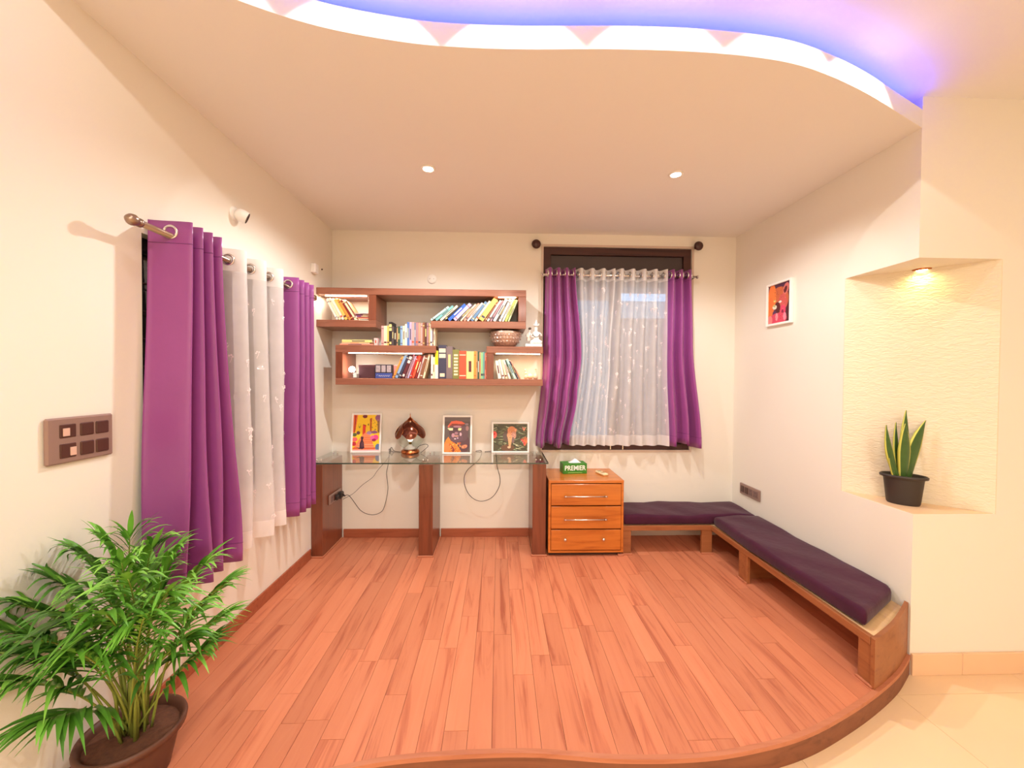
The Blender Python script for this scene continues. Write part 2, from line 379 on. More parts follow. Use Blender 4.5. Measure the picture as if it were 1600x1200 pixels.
# ceilings
tag(MB().box(XL-PW, XE+.2, YS-.2, D+PW, ZU, ZU+.1).build('ceiling', CEIL), 'upper plain ceiling of the main room with blue cove glow', kind='structure')
cd = MB(); cd.prism([(p.x, p.y) for p in FE]+[(XR, D), (XL, D)], ZC, SLAB, 0)
tag(cd.build('ceiling', CEIL), 'dropped plaster ceiling over the platform with a wavy front edge', kind='structure')
led = thing('led_strip', (0, 1.57, SLAB), 'blue light strip hidden on top of the wavy ceiling drop', 'light strip')
ribbon(FE[4:-2], -.042, -.024, SLAB+.0005, SLAB+.006, 'glowing_tape', LEDB, led)

# skirtings
def skirt_box(x0, x1, y0, y1, z0, z1, name, m): return tag(MB().bbox(x0, x1, y0, y1, z0, z1, .003).build(name, m), kind='structure')
skirt_box(XL, XL+.012, ey(XL)+.03, 3.05, .0, .078, 'baseboard_left', SKIRT)
skirt_box(-1.34, -.62, D-.012, D, 0, .075, 'baseboard_back', SKIRT)
skirt_box(-.50, .27, D-.012, D, 0, .075, 'baseboard_back', SKIRT)
bs = thing('baseboard_right', (3, YC-.01, ZM), kind='structure')
for x0, x1 in [(XR+.002, 2.362), (2.364, 2.96), (2.962, 3.56), (3.562, XE)]:
    MB().bbox(x0, x1, YC-.014, YC, ZM, .012, .002).build('tile', STONE2, bs)

# ------------------------------------------------------------------ window_1: dark opening behind the side curtains
w1 = thing('window_1', (XL-.1, 2.25, WZ0), kind='structure'); tag(w1, 'dark wooden window with iron grille behind the side curtains')
f = MB()
f.box(XL-.12, XL-.05, WY0, WY0+.05, WZ0, WZ1); f.box(XL-.12, XL-.05, WY1-.05, WY1, WZ0, WZ1)
f.box(XL-.12, XL-.05, WY0+.05, WY1-.05, WZ0, WZ0+.05); f.box(XL-.12, XL-.05, WY0+.05, WY1-.05, WZ1-.05, WZ1)
f.box(XL-.12, XL-.05, 2.22, 2.28, WZ0+.05, WZ1-.05)
f.build('frame', BLACKW, w1)
for k, (ya, yb) in enumerate([(WY0+.05, 2.22), (2.28, WY1-.05)]):
    MB().box(XL-.150, XL-.125, ya-.01, yb+.01, WZ0+.04, WZ1-.04).build('dark_backing', BLACKW, w1)  # added dark board standing in for the dark view through the opening
    MB().box(XL-.098, XL-.094, ya, yb, WZ0+.05, WZ1-.05).build('pane', GLASS, w1)
z = WZ0+.12
while z < WZ1-.08:
    MB().tube([(XL-.04, WY0+.002, z), (XL-.04, WY1-.002, z)], .005, 6).build('grille_bar', mat('iron', lin(70, 50, 56), .5, .6), w1); z += .115

# ------------------------------------------------------------------ window_2 in the shelf wall
w2 = thing('window_2', (1.04, D+.08, BZ0), kind='structure'); tag(w2, 'dark wooden casement window behind the sheer curtains on the shelf wall')
ALU = mat('pale_trim', lin(206, 186, 172), .4, .2)
f = MB(); tt = .018
for (x0, x1, z0, z1) in [(BX0-tt, BX0, BZ0-tt, BZ1+tt), (BX1, BX1+tt, BZ0-tt, BZ1+tt), (BX0, BX1, BZ1, BZ1+tt), (BX0, BX1, BZ0-tt, BZ0)]:
    f.box(x0, x1, D-.008, D+.0, z0, z1)
f.build('trim_border', ALU, w2)
f = MB(); b = .065
for (x0, x1, z0, z1) in [(BX0, BX0+b, BZ0, BZ1), (BX1-b, BX1, BZ0, BZ1), (BX0+b, BX1-b, BZ1-b, BZ1), (BX0+b, BX1-b, BZ0, BZ0+.05)]:
    f.box(x0, x1, D+.01, D+.10, z0, z1)
f.box(BX0+b, BX1-b, D+.03, D+.10, BZ1-.25, BZ1-.19); f.build('frame', DARKW, w2)
MB().bbox(BX0+b, BX1-b, D+.035, D+.075, BZ1-.19, BZ1-b, .004).build('blind_box', mat('dark_roller', lin(70, 58, 58), .5), w2)
xm = 1.03
for x0, x1 in [(BX0+b, xm), (xm, BX1-b)]:
    s_ = .05; f = MB()
    f.box(x0, x0+s_, D+.03, D+.07, BZ0+.05, BZ1-.25); f.box(x1-s_, x1, D+.03, D+.07, BZ0+.05, BZ1-.25)
    f.box(x0+s_, x1-s_, D+.03, D+.07, BZ1-.30, BZ1-.25); f.box(x0+s_, x1-s_, D+.03, D+.07, BZ0+.05, BZ0+.10)
    o = f.build('sash', DARKW, w2)
    MB().box(x0+s_, x1-s_, D+.048, D+.052, BZ0+.10, BZ1-.30).build('pane', GLASS, o)
for x in (.99, 1.10):
    MB().bbox(x-.006, x+.006, D-.004, D+.03, BZ0+.004, BZ0+.05, .002).build('bolt', STEEL, w2)
z = BZ0+.2
# outside: compound wall, pale ledge and darker neighbour
ow = thing('compound_wall', (1.5, 4.9, 0), kind='structure'); tag(ow, 'brown plastered outside wall seen through the sheer curtains')
zc = at(960, 497, 'y', 4.9).z; zb = at(960, 471, 'y', 4.9).z; zt = at(960, 464, 'y', 4.9).z
MB().box(-1, 4.2, 4.9, 5.05, -.5, zc).build('wall_face', PINK_OUT, ow)
MB().box(-1, 4.2, 4.86, 5.05, zc, zb).build('coping', PALE_OUT, ow)
MB().box(.2, at(950, 500, 'y', 4.6).x, 4.5, 4.6, -.5, at(940, 497, 'y', 4.6).z).build('grey_pier', PALE_OUT, ow)
MB().box(-1, 4.2, 4.86, 5.2, at(960, 449, 'y', 4.86).z, at(960, 430, 'y', 4.86).z+.9).build('eave', DARKW, ow)
MB().box(-.5, at(962, 460, 'y', 4.86).x, 4.86, 5.2, zb, at(960, 449, 'y', 4.86).z).build('pillar', PINK_OUT, ow)

# two dark wooden knobs over the window
for px, py, nm in [(838, 381, 'dark round wooden wall knob above the window, over the shelf end'), (1092, 384, 'dark round wooden wall knob above the window, near the room corner')]:
    c = at(px, py, 'y', D-.06)
    t = thing('wall_boss', (c.x, D, c.z), nm, 'wall knob', 'wooden knobs over the window')
    Mx = Matrix.Rotation(R(90), 3, 'X')
    MB().lathe([(.0001, .018), (.024, .016), (.036, .006), (.040, -.004), (.034, -.014), (.018, -.02), (.0001, -.021)], (c.x, c.y, c.z), 24, 0, Mx).build('knob', mat('dark_knob', lin(66, 34, 30), .35), t)
    MB().tube([(c.x, c.y+.01, c.z), (c.x, D, c.z)], .012, 10).build('stem', mat('dark_knob', (0, 0, 0)), t)

# ------------------------------------------------------------------ curtains
def lerp_list(L, v):
    for (v0, a), (v1, b) in zip(L, L[1:]):
        if v <= v1: t = (v-v0)/(v1-v0); t = t*t*(3-2*t); return a+(b-a)*t
    return L[-1][1]
def curtain(name, O, e1, e2, L, Rr, z0, z1, waves, amp0, amp1, m, label, cat, group=None, heading=.09, hem=.09, hm=None, ncol=16, rings=True, seed=0, ph=0, emb=0, off=0, sharp=.75, zjit=.0, ringm=None):
    """hanging cloth: L, Rr lists of (v, along) for both edges, z0 bottom, z1 top"""
    rnd = random.Random(seed); e1 = Vector(e1); e2 = Vector(e2); O = Vector(O)
    n = int(waves*ncol); rows = 30
    jit = [rnd.uniform(-.22, .22) for _ in range(int(waves)+4)]; ja = [rnd.uniform(.75, 1.15) for _ in range(int(waves)+4)]; jz = [rnd.uniform(-1, 1) for _ in range(int(waves)+4)]
    kf = [rnd.uniform(1, 3) for _ in range(6)]; kp = [rnd.uniform(0, 6.28) for _ in range(6)]
    def pt(u, v, lift=0):
        th = u*waves+ph; k = int(th) % len(jit); k2 = (k+1) % len(jit); fr = th-int(th)
        q = -math.cos(2*math.pi*th); q = math.copysign(abs(q)**sharp, q)
        am = (ja[k]*(1-fr)+ja[k2]*fr); vv = v**1.3
        amp = amp0*(1-vv)+amp1*vv*am
        l, r = lerp_list(L, v), lerp_list(Rr, v)
        uu = u+vv*(jit[k]*(1-fr)+jit[k2]*fr)*.45/max(waves, 1)*math.sin(math.pi*u)
        al = l+(r-l)*uu; wob = vv*.010*math.sin(kf[0]*9*u+kp[0]+4*v)+vv*.006*math.sin(kf[1]*14*u+9*v+kp[1])
        z = z1+(z0-z1)*v+zjit*jz[k]*v*.02
        z += .012*(1-v)**4*math.cos(2*math.pi*2*th)*0
        return O+e1*al+e2*(q*amp+wob+off+lift)+Vector((0, 0, z))
    vs = []; vv_ = sorted(set([j/rows for j in range(rows+1)]+[heading/(z1-z0), 1-hem/(z1-z0)]))
    for v in vv_:
        for i in range(n+1): vs.append(pt(i/n, v))
    mb = MB(); nv = len(vv_)
    for j in range(nv-1):
        c = (vv_[j]+vv_[j+1])/2*(z1-z0); mi = 1 if (hm and (c < heading or c > (z1-z0)-hem)) else 0
        fs = [(j*(n+1)+i, j*(n+1)+i+1, (j+1)*(n+1)+i+1, (j+1)*(n+1)+i) for i in range(n)]
        mb.f += fs; mb.m += [mi]*n; mb.sm += [True]*n
    mb.v = [tuple(v) for v in vs]
    lm, rm = lerp_list(L, 0), lerp_list(Rr, 0)
    base = O+e1*((lm+rm)/2)+Vector((0, 0, z0))
    t = thing(name, base, label, cat, group)
    fab = mb.build('fabric', [m, hm or m], t)
    if not hm:
        # stitched seams under the heading and over the hem
        for hv in (heading, (z1-z0)-hem):
            MB().tube([pt(i/n, hv/(z1-z0), .0012) for i in range(n+1)], .0012, 4).build('seam', mat('purple_seam', lin(104, 44, 104), .7), t)
        md = fab.modifiers.new('thick', 'SOLIDIFY'); md.thickness = .002
    if rings:
        k = 0
        while k < waves*2:
            th = .25+.5*k; u = (th-ph)/waves
            if 0.0 < u < 1:
                a, b = pt(u-.004, .5*heading/(z1-z0)), pt(u+.004, .5*heading/(z1-z0)); c = pt(u, .5*heading/(z1-z0))
                d = (b-a).normalized(); nrm = Vector((0, 0, 1)).cross(d)
                MB().torus(c, nrm, .0245, .0058, 20, 8).build('eyelet', ringm or CHROME, t)
            k += 1
    if emb:
        eb = MB()
        for _ in range(emb):
            u, v = rnd.uniform(.02, .98), rnd.uniform(.1, .93); c = pt(u, v); a = (pt(min(1, u+.003), v)-pt(max(0, u-.003), v)).normalized(); up = Vector((0, 0, 1)); nr = a.cross(up).normalized()
            if nr.dot(-e2) > 0: nr = -nr
            for side in (nr*.0015, -nr*.0015):
              rr = rnd.uniform(.005, .008); r0 = rnd.uniform(0, 6.28)
              for q in range(3):
                g = r0+q*1.25; cc = c+side+a*math.cos(g)*rr*1.3+up*math.sin(g)*rr*1.3
                eb.add([cc+a*math.cos(h)*rr*.75+up*math.sin(h)*rr*.75 for h in [k_*1.047 for k_ in range(6)]], [tuple(range(6))])
              st = [c+side+up*(-.006*h)+a*(.004*math.sin(h*.9+r0)) for h in range(6)]
              eb.add([s_+a*w_ for s_ in st for w_ in (-.0012, .0012)], [(2*h, 2*h+1, 2*h+3, 2*h+2) for h in range(5)])
        o = eb.build('embroidery', EMB, t); o['kind'] = 'stuff'
    return t

RX = XL+.094
O1 = (RX, 0, 0); E1 = (0, 1, 0); E2 = (1, 0, 0)
curtain('purple_curtain', O1, E1, E2, [(0, 1.655), (1, 1.60)], [(0, 1.885), (1, 2.0)], .50, 2.03, 4.0, .078, .092, PURP,
        'wide purple eyelet curtain on the side wall, hanging just behind the palm', 'curtain', 'purple curtains on the side window', seed=3, sharp=.8)
curtain('sheer_curtain', O1, E1, E2, [(0, 1.965), (1, 2.02)], [(0, 2.52), (1, 2.53)], .50, 2.03, 3.25, .062, .062, SHEER,
        'white flower-embroidered sheer with eyelets between the two purple side curtains', 'curtain', hm=SHEERH, seed=5, ph=.98, emb=90, heading=.11)
curtain('purple_curtain', O1, E1, E2, [(0, 2.555), (1, 2.56)], [(0, 2.79), (1, 2.84)], .49, 2.03, 3.5, .060, .066, PURP,
        'far purple eyelet curtain on the side wall, beside the bookshelf', 'curtain', 'purple curtains on the side window', seed=9)
rod = thing('curtain_rod', (RX, 2.2, 1.968), 'bronze steel curtain rod with ball ends on the side wall', 'curtain rod')
MB().tube([(RX, 1.53, 1.968), (RX, 2.90, 1.972)], .0125, 14).build('rod', NICK, rod)
for y in (1.50, 2.925):
    s = -1 if y < 2 else 1
    MB().lathe([(.0001, -.022), (.012, -.019), (.020, -.008), (.0215, .003), (.017, .014), (.013, .022), (.0165, .026), (.0165, .034), (.0125, .036)], (RX, y, 1.968), 18, 0, Matrix.Rotation(R(-90)*(-s if s > 0 else 1)*(1 if s < 0 else 1), 3, 'X')).build('finial', NICK, rod)
for y in (1.78, 2.87):
    MB().tube([(RX, y, 1.968), (RX, y, 1.94), (RX-.03, y, 1.925), (XL, y, 1.925)], .006, 8).lathe([(.0001, .004), (.02, .004), (.022, 0), (.022, -.004)], (XL+.004, y, 1.925), 14, 0, Matrix.Rotation(R(90), 3, 'Y')).build('bracket', NICK, rod)

RY = D-.085
rz = at(970, 431, 'y', RY).z; zt2 = rz+.055; zb2 = at(970, 696, 'y', RY).z
def bx(px, py): return at(px, py, 'y', RY).x
O2 = (0, RY, 0); F1 = (1, 0, 0); F2 = (0, -1, 0)
vv = lambda py: (py-420)/(696-420)
curtain('purple_curtain', O2, F1, F2, [(0, bx(853, 430)), (.5, bx(850, 560)), (1, bx(838, 690))], [(0, bx(898, 430)), (.5, bx(907, 560)), (.72, bx(900, 620)), (1, bx(887, 690))], zb2, zt2, 3.5, .035, .05, PURP,
        'purple eyelet curtain on the shelf wall window, beside the bookshelf end', 'curtain', 'purple curtains on the shelf wall window', seed=12, zjit=1)
curtain('sheer_curtain', O2, F1, F2, [(0, bx(899, 430)), (.45, bx(904, 540)), (1, bx(887, 690))], [(0, bx(960, 430)), (.5, bx(952, 560)), (1, bx(944, 690))], zb2, zt2, 3.5, .034, .026, SHEER,
        'white embroidered sheer on the shelf wall window, half nearer the bookshelf', 'curtain', 'sheers on the shelf wall window', hm=SHEERH, seed=21, emb=60, off=-.004, heading=.10)
curtain('sheer_curtain', O2, F1, F2, [(0, bx(962, 430)), (.5, bx(953, 560)), (1, bx(944, 690))], [(0, bx(1041, 430)), (.5, bx(1040, 560)), (1, bx(1043, 690))], zb2, zt2, 4.5, .034, .028, SHEER,
        'white embroidered sheer on the shelf wall window, half nearer the room corner', 'curtain', 'sheers on the shelf wall window', hm=SHEERH, seed=25, emb=80, heading=.10)
curtain('purple_curtain', O2, F1, F2, [(0, bx(1044, 430)), (.5, bx(1039, 560)), (1, bx(1044, 690))], [(0, bx(1083, 430)), (.4, bx(1086, 540)), (1, bx(1099, 690))], zb2, zt2, 3.0, .035, .055, PURP,
        'purple eyelet curtain on the shelf wall window, beside the bare corner wall', 'curtain', 'purple curtains on the shelf wall window', seed=31, zjit=1)
rod = thing('curtain_rod', (bx(968, 430), RY, rz), 'thin chrome curtain rod across the shelf wall window', 'curtain rod')
MB().tube([(bx(847, 431), RY, rz), (bx(1089, 431), RY, rz)], .0095, 12).build('rod', CHROME, rod)
for px in (846, 1090): MB().bbox(bx(px, 431)-.006, bx(px, 431)+.006, RY-.014, RY+.014, rz-.014, rz+.014, .004).build('end_cap', CHROME, rod)
for x in (BX0+.0, BX1-.0): MB().tube([(x, RY, rz), (x, D, rz)], .006, 8).build('bracket', CHROME, rod)

# ------------------------------------------------------------------ floating shelves
SY = 3.162; SB = D
def sp(px, py): v = at(px, py, 'y', SY); return v.x, v.z
def board(name, px0, px1, py0, py1, parent, m=WAL):
    x0, z1 = sp(px0, py0); x1, z0 = sp(px1, py1)
    return MB().bbox(x0, x1, SY, SB, z0, z1, .002).build(name, m, parent)
us = thing('wall_shelf', (-.6, 3.3, 1.8), 'upper walnut floating box shelf that starts at the side wall', 'shelf', 'walnut floating shelves')
xA = XL; zT1, zT0 = 2.068, 2.012
x_, zU1 = sp(650, 451); _, zU0 = sp(650, 461.5)
_, zL1 = sp(560, 500); _, zL0 = sp(560, 511)
_, zR1 = sp(750, 502); _, zR0 = sp(750, 513)
dv0, dv1 = sp(575.5, 480)[0], sp(587.5, 480)[0]; re0, re1 = sp(810, 480)[0], sp(822, 480)[0]; bl = sp(673, 505)[0]
MB().bbox(XL, re1, SY, SB, zU0, zU1, .002).build('top_board', WAL, us)
MB().bbox(XL, dv1, SY, SB, zL0, zL1, .002).build('lower_board', WAL, us)
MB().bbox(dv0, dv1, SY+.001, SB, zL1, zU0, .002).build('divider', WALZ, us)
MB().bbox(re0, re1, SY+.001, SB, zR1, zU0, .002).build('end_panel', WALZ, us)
MB().bbox(bl, re1, SY, SB, zR0, zR1, .002).build('lower_board', WAL, us)
ls = thing('wall_shelf', (-.3, 3.3, 1.4), 'lower walnut floating box shelf reaching the window curtain', 'shelf', 'walnut floating shelves')
l0 = sp(524, 560)[0]; l1 = sp(535, 560)[0]; tR = sp(681, 545)[0]; c0, c1 = sp(760, 560)[0], sp(771, 560)[0]; rE = sp(848.5, 560)[0]
_, tA1 = sp(600, 539.5); _, tA0 = sp(600, 551); _, bA1 = sp(690, 591.8); _, bA0 = sp(690, 602); _, cA1 = sp(805, 541.5); _, cA0 = sp(805, 552)
MB().bbox(l0, tR, SY, SB, tA0, tA1, .002).build('top_board', WAL, ls)
MB().bbox(l0, rE, SY, SB, bA0, bA1, .002).build('bottom_board', WAL, ls)
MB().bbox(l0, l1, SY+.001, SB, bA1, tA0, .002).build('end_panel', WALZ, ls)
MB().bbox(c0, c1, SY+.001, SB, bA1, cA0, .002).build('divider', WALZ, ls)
MB().bbox(c0, rE, SY, SB, cA0, cA1, .002).build('top_board', WAL, ls)
# small lights in the shelves
def shelf_led(x0, x1, y, z, label, power, col=(1, .78, .5)):
    t = thing('led_strip', ((x0+x1)/2, y, z), label, 'light strip', 'light strips in the shelves')
    MB().box(x0, x1, y-.003, y+.003, z-.005, z-.0005).build('glowing_tape', LEDW, t)
    area('shelf_light', ((x0+x1)/2, y, z-.008), x1-x0, power, col, (0, 0, 0), .006)
shelf_led(XL+.05, dv0-.03, SY+.05, zU0, 'warm light strip under the top board of the open corner compartment', 2.6, (1, .88, .7))
shelf_led(re0-.16, re0-.02, SY+.03, zU0, 'short warm light strip above the leaning books of the upper shelf', .8)
shelf_led(l1+.03, tR-.12, SY+.05, tA0, 'warm light strip in the long compartment of the lower shelf', 1.2, (1, .84, .7))
shelf_led(c1+.02, rE-.02, SY+.05, cA0, 'warm light strip in the end compartment beside the window curtain', 1.2)

# ------------------------------------------------------------------ books
ORD = ['first', 'second', 'third', 'fourth', 'fifth', 'sixth', 'seventh', 'eighth', 'ninth', 'tenth', 'eleventh', 'twelfth', 'thirteenth', 'fourteenth', 'fifteenth', 'sixteenth', 'seventeenth', 'eighteenth', 'nineteenth', 'twentieth', 'twenty-first', 'twenty-second', 'twenty-third', 'twenty-fourth', 'twenty-fifth', 'twenty-sixth', 'twenty-seventh']
COL = {'teal': (110, 170, 172), 'pale teal': (176, 214, 210), 'cream': (240, 224, 190), 'black': (42, 36, 38), 'royal blue': (36, 92, 196), 'lavender': (188, 172, 206), 'dark grey': (84, 74, 76), 'salmon pink': (222, 150, 128),
       'white': (238, 232, 224), 'steel blue': (96, 128, 164), 'yellow': (240, 200, 104), 'orange': (232, 150, 66), 'brown': (140, 88, 60), 'mauve': (164, 126, 136), 'lime green': (206, 220, 110), 'pale green': (190, 208, 160),
       'dark red': (136, 36, 36), 'pink': (222, 160, 156), 'olive green': (128, 128, 66), 'navy blue': (58, 58, 82), 'grey': (124, 108, 110), 'orange red': (226, 84, 56), 'pale yellow': (244, 222, 142), 'dark green': (56, 84, 66),
       'light green': (150, 206, 150), 'tan': (206, 162, 116), 'maroon': (96, 34, 44), 'light blue': (140, 176, 216), 'purple': (128, 70, 120), 'bright yellow': (244, 226, 30), 'red': (200, 48, 36), 'pale pink': (238, 204, 200), 'dark brown': (84, 48, 36), 'blue': (80, 120, 190)}
def bookmat(c): return mat('cover_'+c.replace(' ', '_'), lin(*COL[c]), .5, noise=.10, nscale=30)
def make_book(c, t, h, d, M, label, group, deco=None):
    """cover with spine on the -y side; local box: x in [0,t], z in [0,h], y in [0,d]"""
    o = thing('book', M.to_translation(), label, 'book', group); o.matrix_world = M
    WLOC[o.name] = Vector((0, 0, 0))
    b = min(.0022, t*.16); cv = MB()
    cv.bbox(0, t, 0, b*1.3, 0, h, .0008); cv.box(0, b, b*1.3, d, 0, h); cv.box(t-b, t, b*1.3, d, 0, h)
    a = cv.build('cover', bookmat(c), o, (0, 0, 0))
    MB().box(b, t-b, b*1.3, d-.004, .003, h-.003).build('pages', PAGE, o, (0, 0, 0))
    rr = random.Random(hash(label) % 1000 if False else len(label)*7+int(h*1e4))
    dc = deco or rr.choice(['band', 'title', 'title', 'two'])
    inkc = rr.choice(['white', 'cream', 'pale yellow']) if sum(COL[c]) < 420 else rr.choice(['dark grey', 'maroon', 'navy blue', 'orange red'])
    class DM:
        def box(self, *a): MB().box(*a).build('spine_print', bookmat('bright yellow') if dc == 'yellowtop' else bookmat(inkc), o, (0, 0, 0))
    dm = DM()
    if dc == 'band': dm.box(t*.1, t*.9, -.0004, .0003, h*.12, h*.20)
    elif dc == 'two': dm.box(t*.05, t*.95, -.0004, .0003, h*.84, h*.87); dm.box(t*.05, t*.95, -.0004, .0003, h*.10, h*.13)
    elif dc == 'label': dm.box(t*.08, t*.92, -.0004, .0003, h*.62, h*.74); dm.box(t*.08, t*.92, -.0004, .0003, h*.78, h*.90); dm.box(t*.2, t*.8, -.0004, .0003, h*.06, h*.16)
    elif dc == 'letters':
        for q in range(7): dm.box(t*.2, t*.8, -.0004, .0003, h*(.12+.11*q), h*(.18+.11*q))
    elif dc == 'yellowtop': dm.box(t*.0, t, -.0004, .0003, h*.5, h)
    if dc == 'title':
        dm.box(t*.32, t*.68, -.0004, .0003, h*rr.uniform(.25, .4), h*rr.uniform(.6, .8))
    return o
def upright(row, x0, z, phrase, group, first=0):
    x = x0
    for i, (c, tpx, hp, *dc) in enumerate(row):
        t = tpx*.00508; h = hp*.00508; d = min(.21, h*.72+random.uniform(-.01, .01)); yf = SY+.018+random.uniform(0, .012)
        make_book(c, t-.0006, h, d, Matrix.Translation((x, yf, z+.0004)), f'{c} book standing {ORD[i+first]} in the {phrase}', group, dc[0] if dc else None)
        x += t
    return x
def leaning(row, xend, z, sgn, a0, a1, phrase, group):
    """row listed from the supported end outwards; sgn +1 leans with tops towards +x"""
    n = len(row); px = xend; prev = None
    for i, (c, tpx, hp, *dc) in enumerate(row):
        t = tpx*.00508; h = hp*.00508; a = R(a0+(a1-a0)*i/(max(1, n-1))); d = min(.2, h*.72)
        if prev is None: P = px-h*math.sin(a)       # pivot so that the top edge touches the end
        else:
            pa, pt_, ph_, pP = prev; tlx = pP-pt_*math.cos(pa)+ph_*math.sin(pa); tlz = pt_*math.sin(pa)+ph_*math.cos(pa)
            if h*math.cos(a) < tlz:       # shorter: its own top corner rests on the neighbour's face line
                P = pP-pt_/math.cos(pa)-0+h*math.cos(a)*math.tan(pa)-h*math.sin(a)
            else: P = tlx-tlz*math.tan(a)
            P -= .0006
        prev = (a, t, h, P)
        yf = SY+.018+random.uniform(0, .01)
        X = xend-(xend-P) if sgn > 0 else xend+(xend-P)
        if sgn > 0: M = Matrix.Translation((X, yf, z+.0006)) @ Matrix.Rotation(a, 4, 'Y') @ Matrix.Translation((-t, 0, 0))
        else: M = Matrix.Translation((X, yf, z+.0006)) @ Matrix.Rotation(-a, 4, 'Y')
        make_book(c, t-.0004, h, d, M, f'{c} book leaning {ORD[i]} from the {phrase}', group, dc[0] if dc else None)
def flat(row, x, z, phrase, group, top=None):
    for i, (c, tpx, Lp, rot) in enumerate(row):
        t = tpx*.00508; Lh = Lp*.00508
        M = Matrix.Translation((x+rot*.01, SY+.02+.006*i, z+.0004)) @ Matrix.Rotation(R(90), 4, 'Y') @ Matrix.Translation((-t, 0, 0))
        M = Matrix.Translation((x+rot*.012, SY+.02+.005*(i % 2), z+.0004)) @ Matrix(((0, 0, 1, 0), (0, 1, 0, 0), (1, 0, 0, 0), (0, 0, 0, 1)))
        # x_local (thickness) -> z, z_local (height) -> x; mirrored frame is fine for a symmetric block
        make_book(c, t-.0006, Lh, .15, M, f'{c} book lying flat, {phrase[i]}', group, 'title')
        z += t
    return z
# open corner compartment: books leaning towards the side wall
leaning([('white', 3.4, 36), ('cream', 3.0, 37), ('white', 3.6, 37), ('yellow', 4.6, 37), ('orange', 3.6, 37), ('dark red', 3.0, 36), ('cream', 3.2, 36), ('brown', 2.0, 35)],
        sp(507, 500)[0], zL1, -1, 27, 33, 'side wall in the open corner compartment', 'books leaning in the corner compartment')
flat([('cream', 2.4, 28, 0), ('salmon pink', 2.8, 31, -1), ('purple', 2.4, 30, 0), ('maroon', 1.8, 29, 1), ('mauve', 1.8, 28, 0)], sp(546, 500)[0]+.03, zL1,
     ['bottom of the small pile in the corner compartment', 'second up in the corner compartment pile', 'third up in the corner compartment pile', 'second from top in the corner compartment pile', 'top of the corner compartment pile'], 'flat pile in the corner compartment')
# upper shelf, long leaning row
leaning([('pale green', 2.6, 37), ('lime green', 3.4, 37), ('white', 3.0, 40), ('white', 3.8, 39), ('dark grey', 1.6, 38), ('white', 4.4, 40), ('mauve', 3.0, 38), ('white', 3.0, 38), ('brown', 2.4, 37), ('yellow', 7.6, 41), ('cream', 3.4, 39),
         ('steel blue', 4.4, 38), ('white', 3.0, 37), ('salmon pink', 3.4, 36), ('cream', 2.6, 35), ('dark grey', 2.0, 35), ('lavender', 5.6, 36), ('royal blue', 5.0, 36), ('black', 2.4, 35), ('cream', 3.6, 35), ('teal', 4.0, 35), ('pale teal', 3.2, 35)],
        re0-.002, zR1, 1, 22, 52, 'end panel of the upper shelf', 'books leaning on the upper shelf')
# middle upright row on the lower unit's top board
row3 = [('pink', 4, 31), ('cream', 5, 31), ('yellow', 3, 31), ('black', 5, 37, 'label'), ('dark grey', 3, 30), ('black', 4, 29), ('tan', 2, 28), ('dark green', 3.4, 30), ('light blue', 4, 31), ('cream', 4, 31), ('white', 3, 34), ('blue', 3, 37), ('lavender', 4, 37), ('pink', 4, 37), ('steel blue', 2, 36), ('mauve', 4, 37),
        ('salmon pink', 4, 36), ('pink', 3, 35), ('brown', 3, 37), ('dark brown', 3.6, 37), ('mauve', 2.4, 36), ('tan', 3, 36), ('white', 3, 34), ('grey', 2, 36), ('cream', 2.4, 32)]
tot = sum(r[1] for r in row3); s_ = (sp(679, 540)[0]-sp(594, 540)[0])/(tot*.00508)
row3 = [(r[0], r[1]*s_, *r[2:]) for r in row3]
upright(row3, sp(594, 540)[0], tA1, 'upright row on top of the lower shelf', 'upright books on top of the lower shelf')
flat([('salmon pink', 2.6, 52, 0), ('cream', 1.8, 44, 1), ('pale yellow', 4.2, 46, 1.5)], sp(529, 540)[0], tA1, ['bottom of the flat pile on top of the lower shelf', 'middle of the flat pile on top of the lower shelf', 'top of the flat pile on top of the lower shelf'], 'flat pile on top of the lower shelf')
M = Matrix.Translation((sp(583, 540)[0]-.002, SY+.03, tA1+.001)) @ Matrix.Rotation(R(0), 4, 'Y')
make_book('pale pink', .026, .058, .05, M, 'small pale pink booklet standing before the upright row', 'upright books on top of the lower shelf')
# lower shelf, long compartment: leaning row then upright row
xs = sp(684, 590)[0]
upright([('navy blue', 12.5, 53, 'label'), ('grey', 10, 51), ('olive green', 10.5, 46, 'letters'), ('orange red', 11, 44), ('pale yellow', 12, 43.5), ('orange', 3.6, 44), ('tan', 2.4, 44), ('dark green', 2.8, 43.5), ('tan', 2.2, 42), ('light green', 3.6, 42), ('teal', 2.4, 43), ('salmon pink', 2.2, 41), ('orange red', 2.6, 42), ('white', 3.0, 41), ('white', 2.6, 42), ('dark red', 1.7, 40)],
        xs, bA1, 'lower shelf row that starts with the navy book', 'upright books on the lower shelf')
upright([('white', 3.0, 38), ('cream', 3.2, 34), ('white', 4.8, 44, 'yellowtop')], sp(673, 590)[0]-.002, bA1, 'trio just before the navy book', 'thin books beside the navy book')
leaning([('cream', 3.0, 39), ('brown', 4.2, 38), ('pale pink', 2.4, 37), ('dark red', 3.2, 37), ('orange red', 4.0, 37), ('red', 2.6, 37), ('lavender', 2.6, 37), ('mauve', 2.6, 37), ('maroon', 5.0, 40, 'label'), ('navy blue', 3.4, 40), ('light blue', 4.0, 38), ('orange', 3.2, 36)],
        sp(673, 590)[0]-.006, bA1, 1, 14, 24, 'three thin books in the long compartment', 'books leaning in the long compartment')
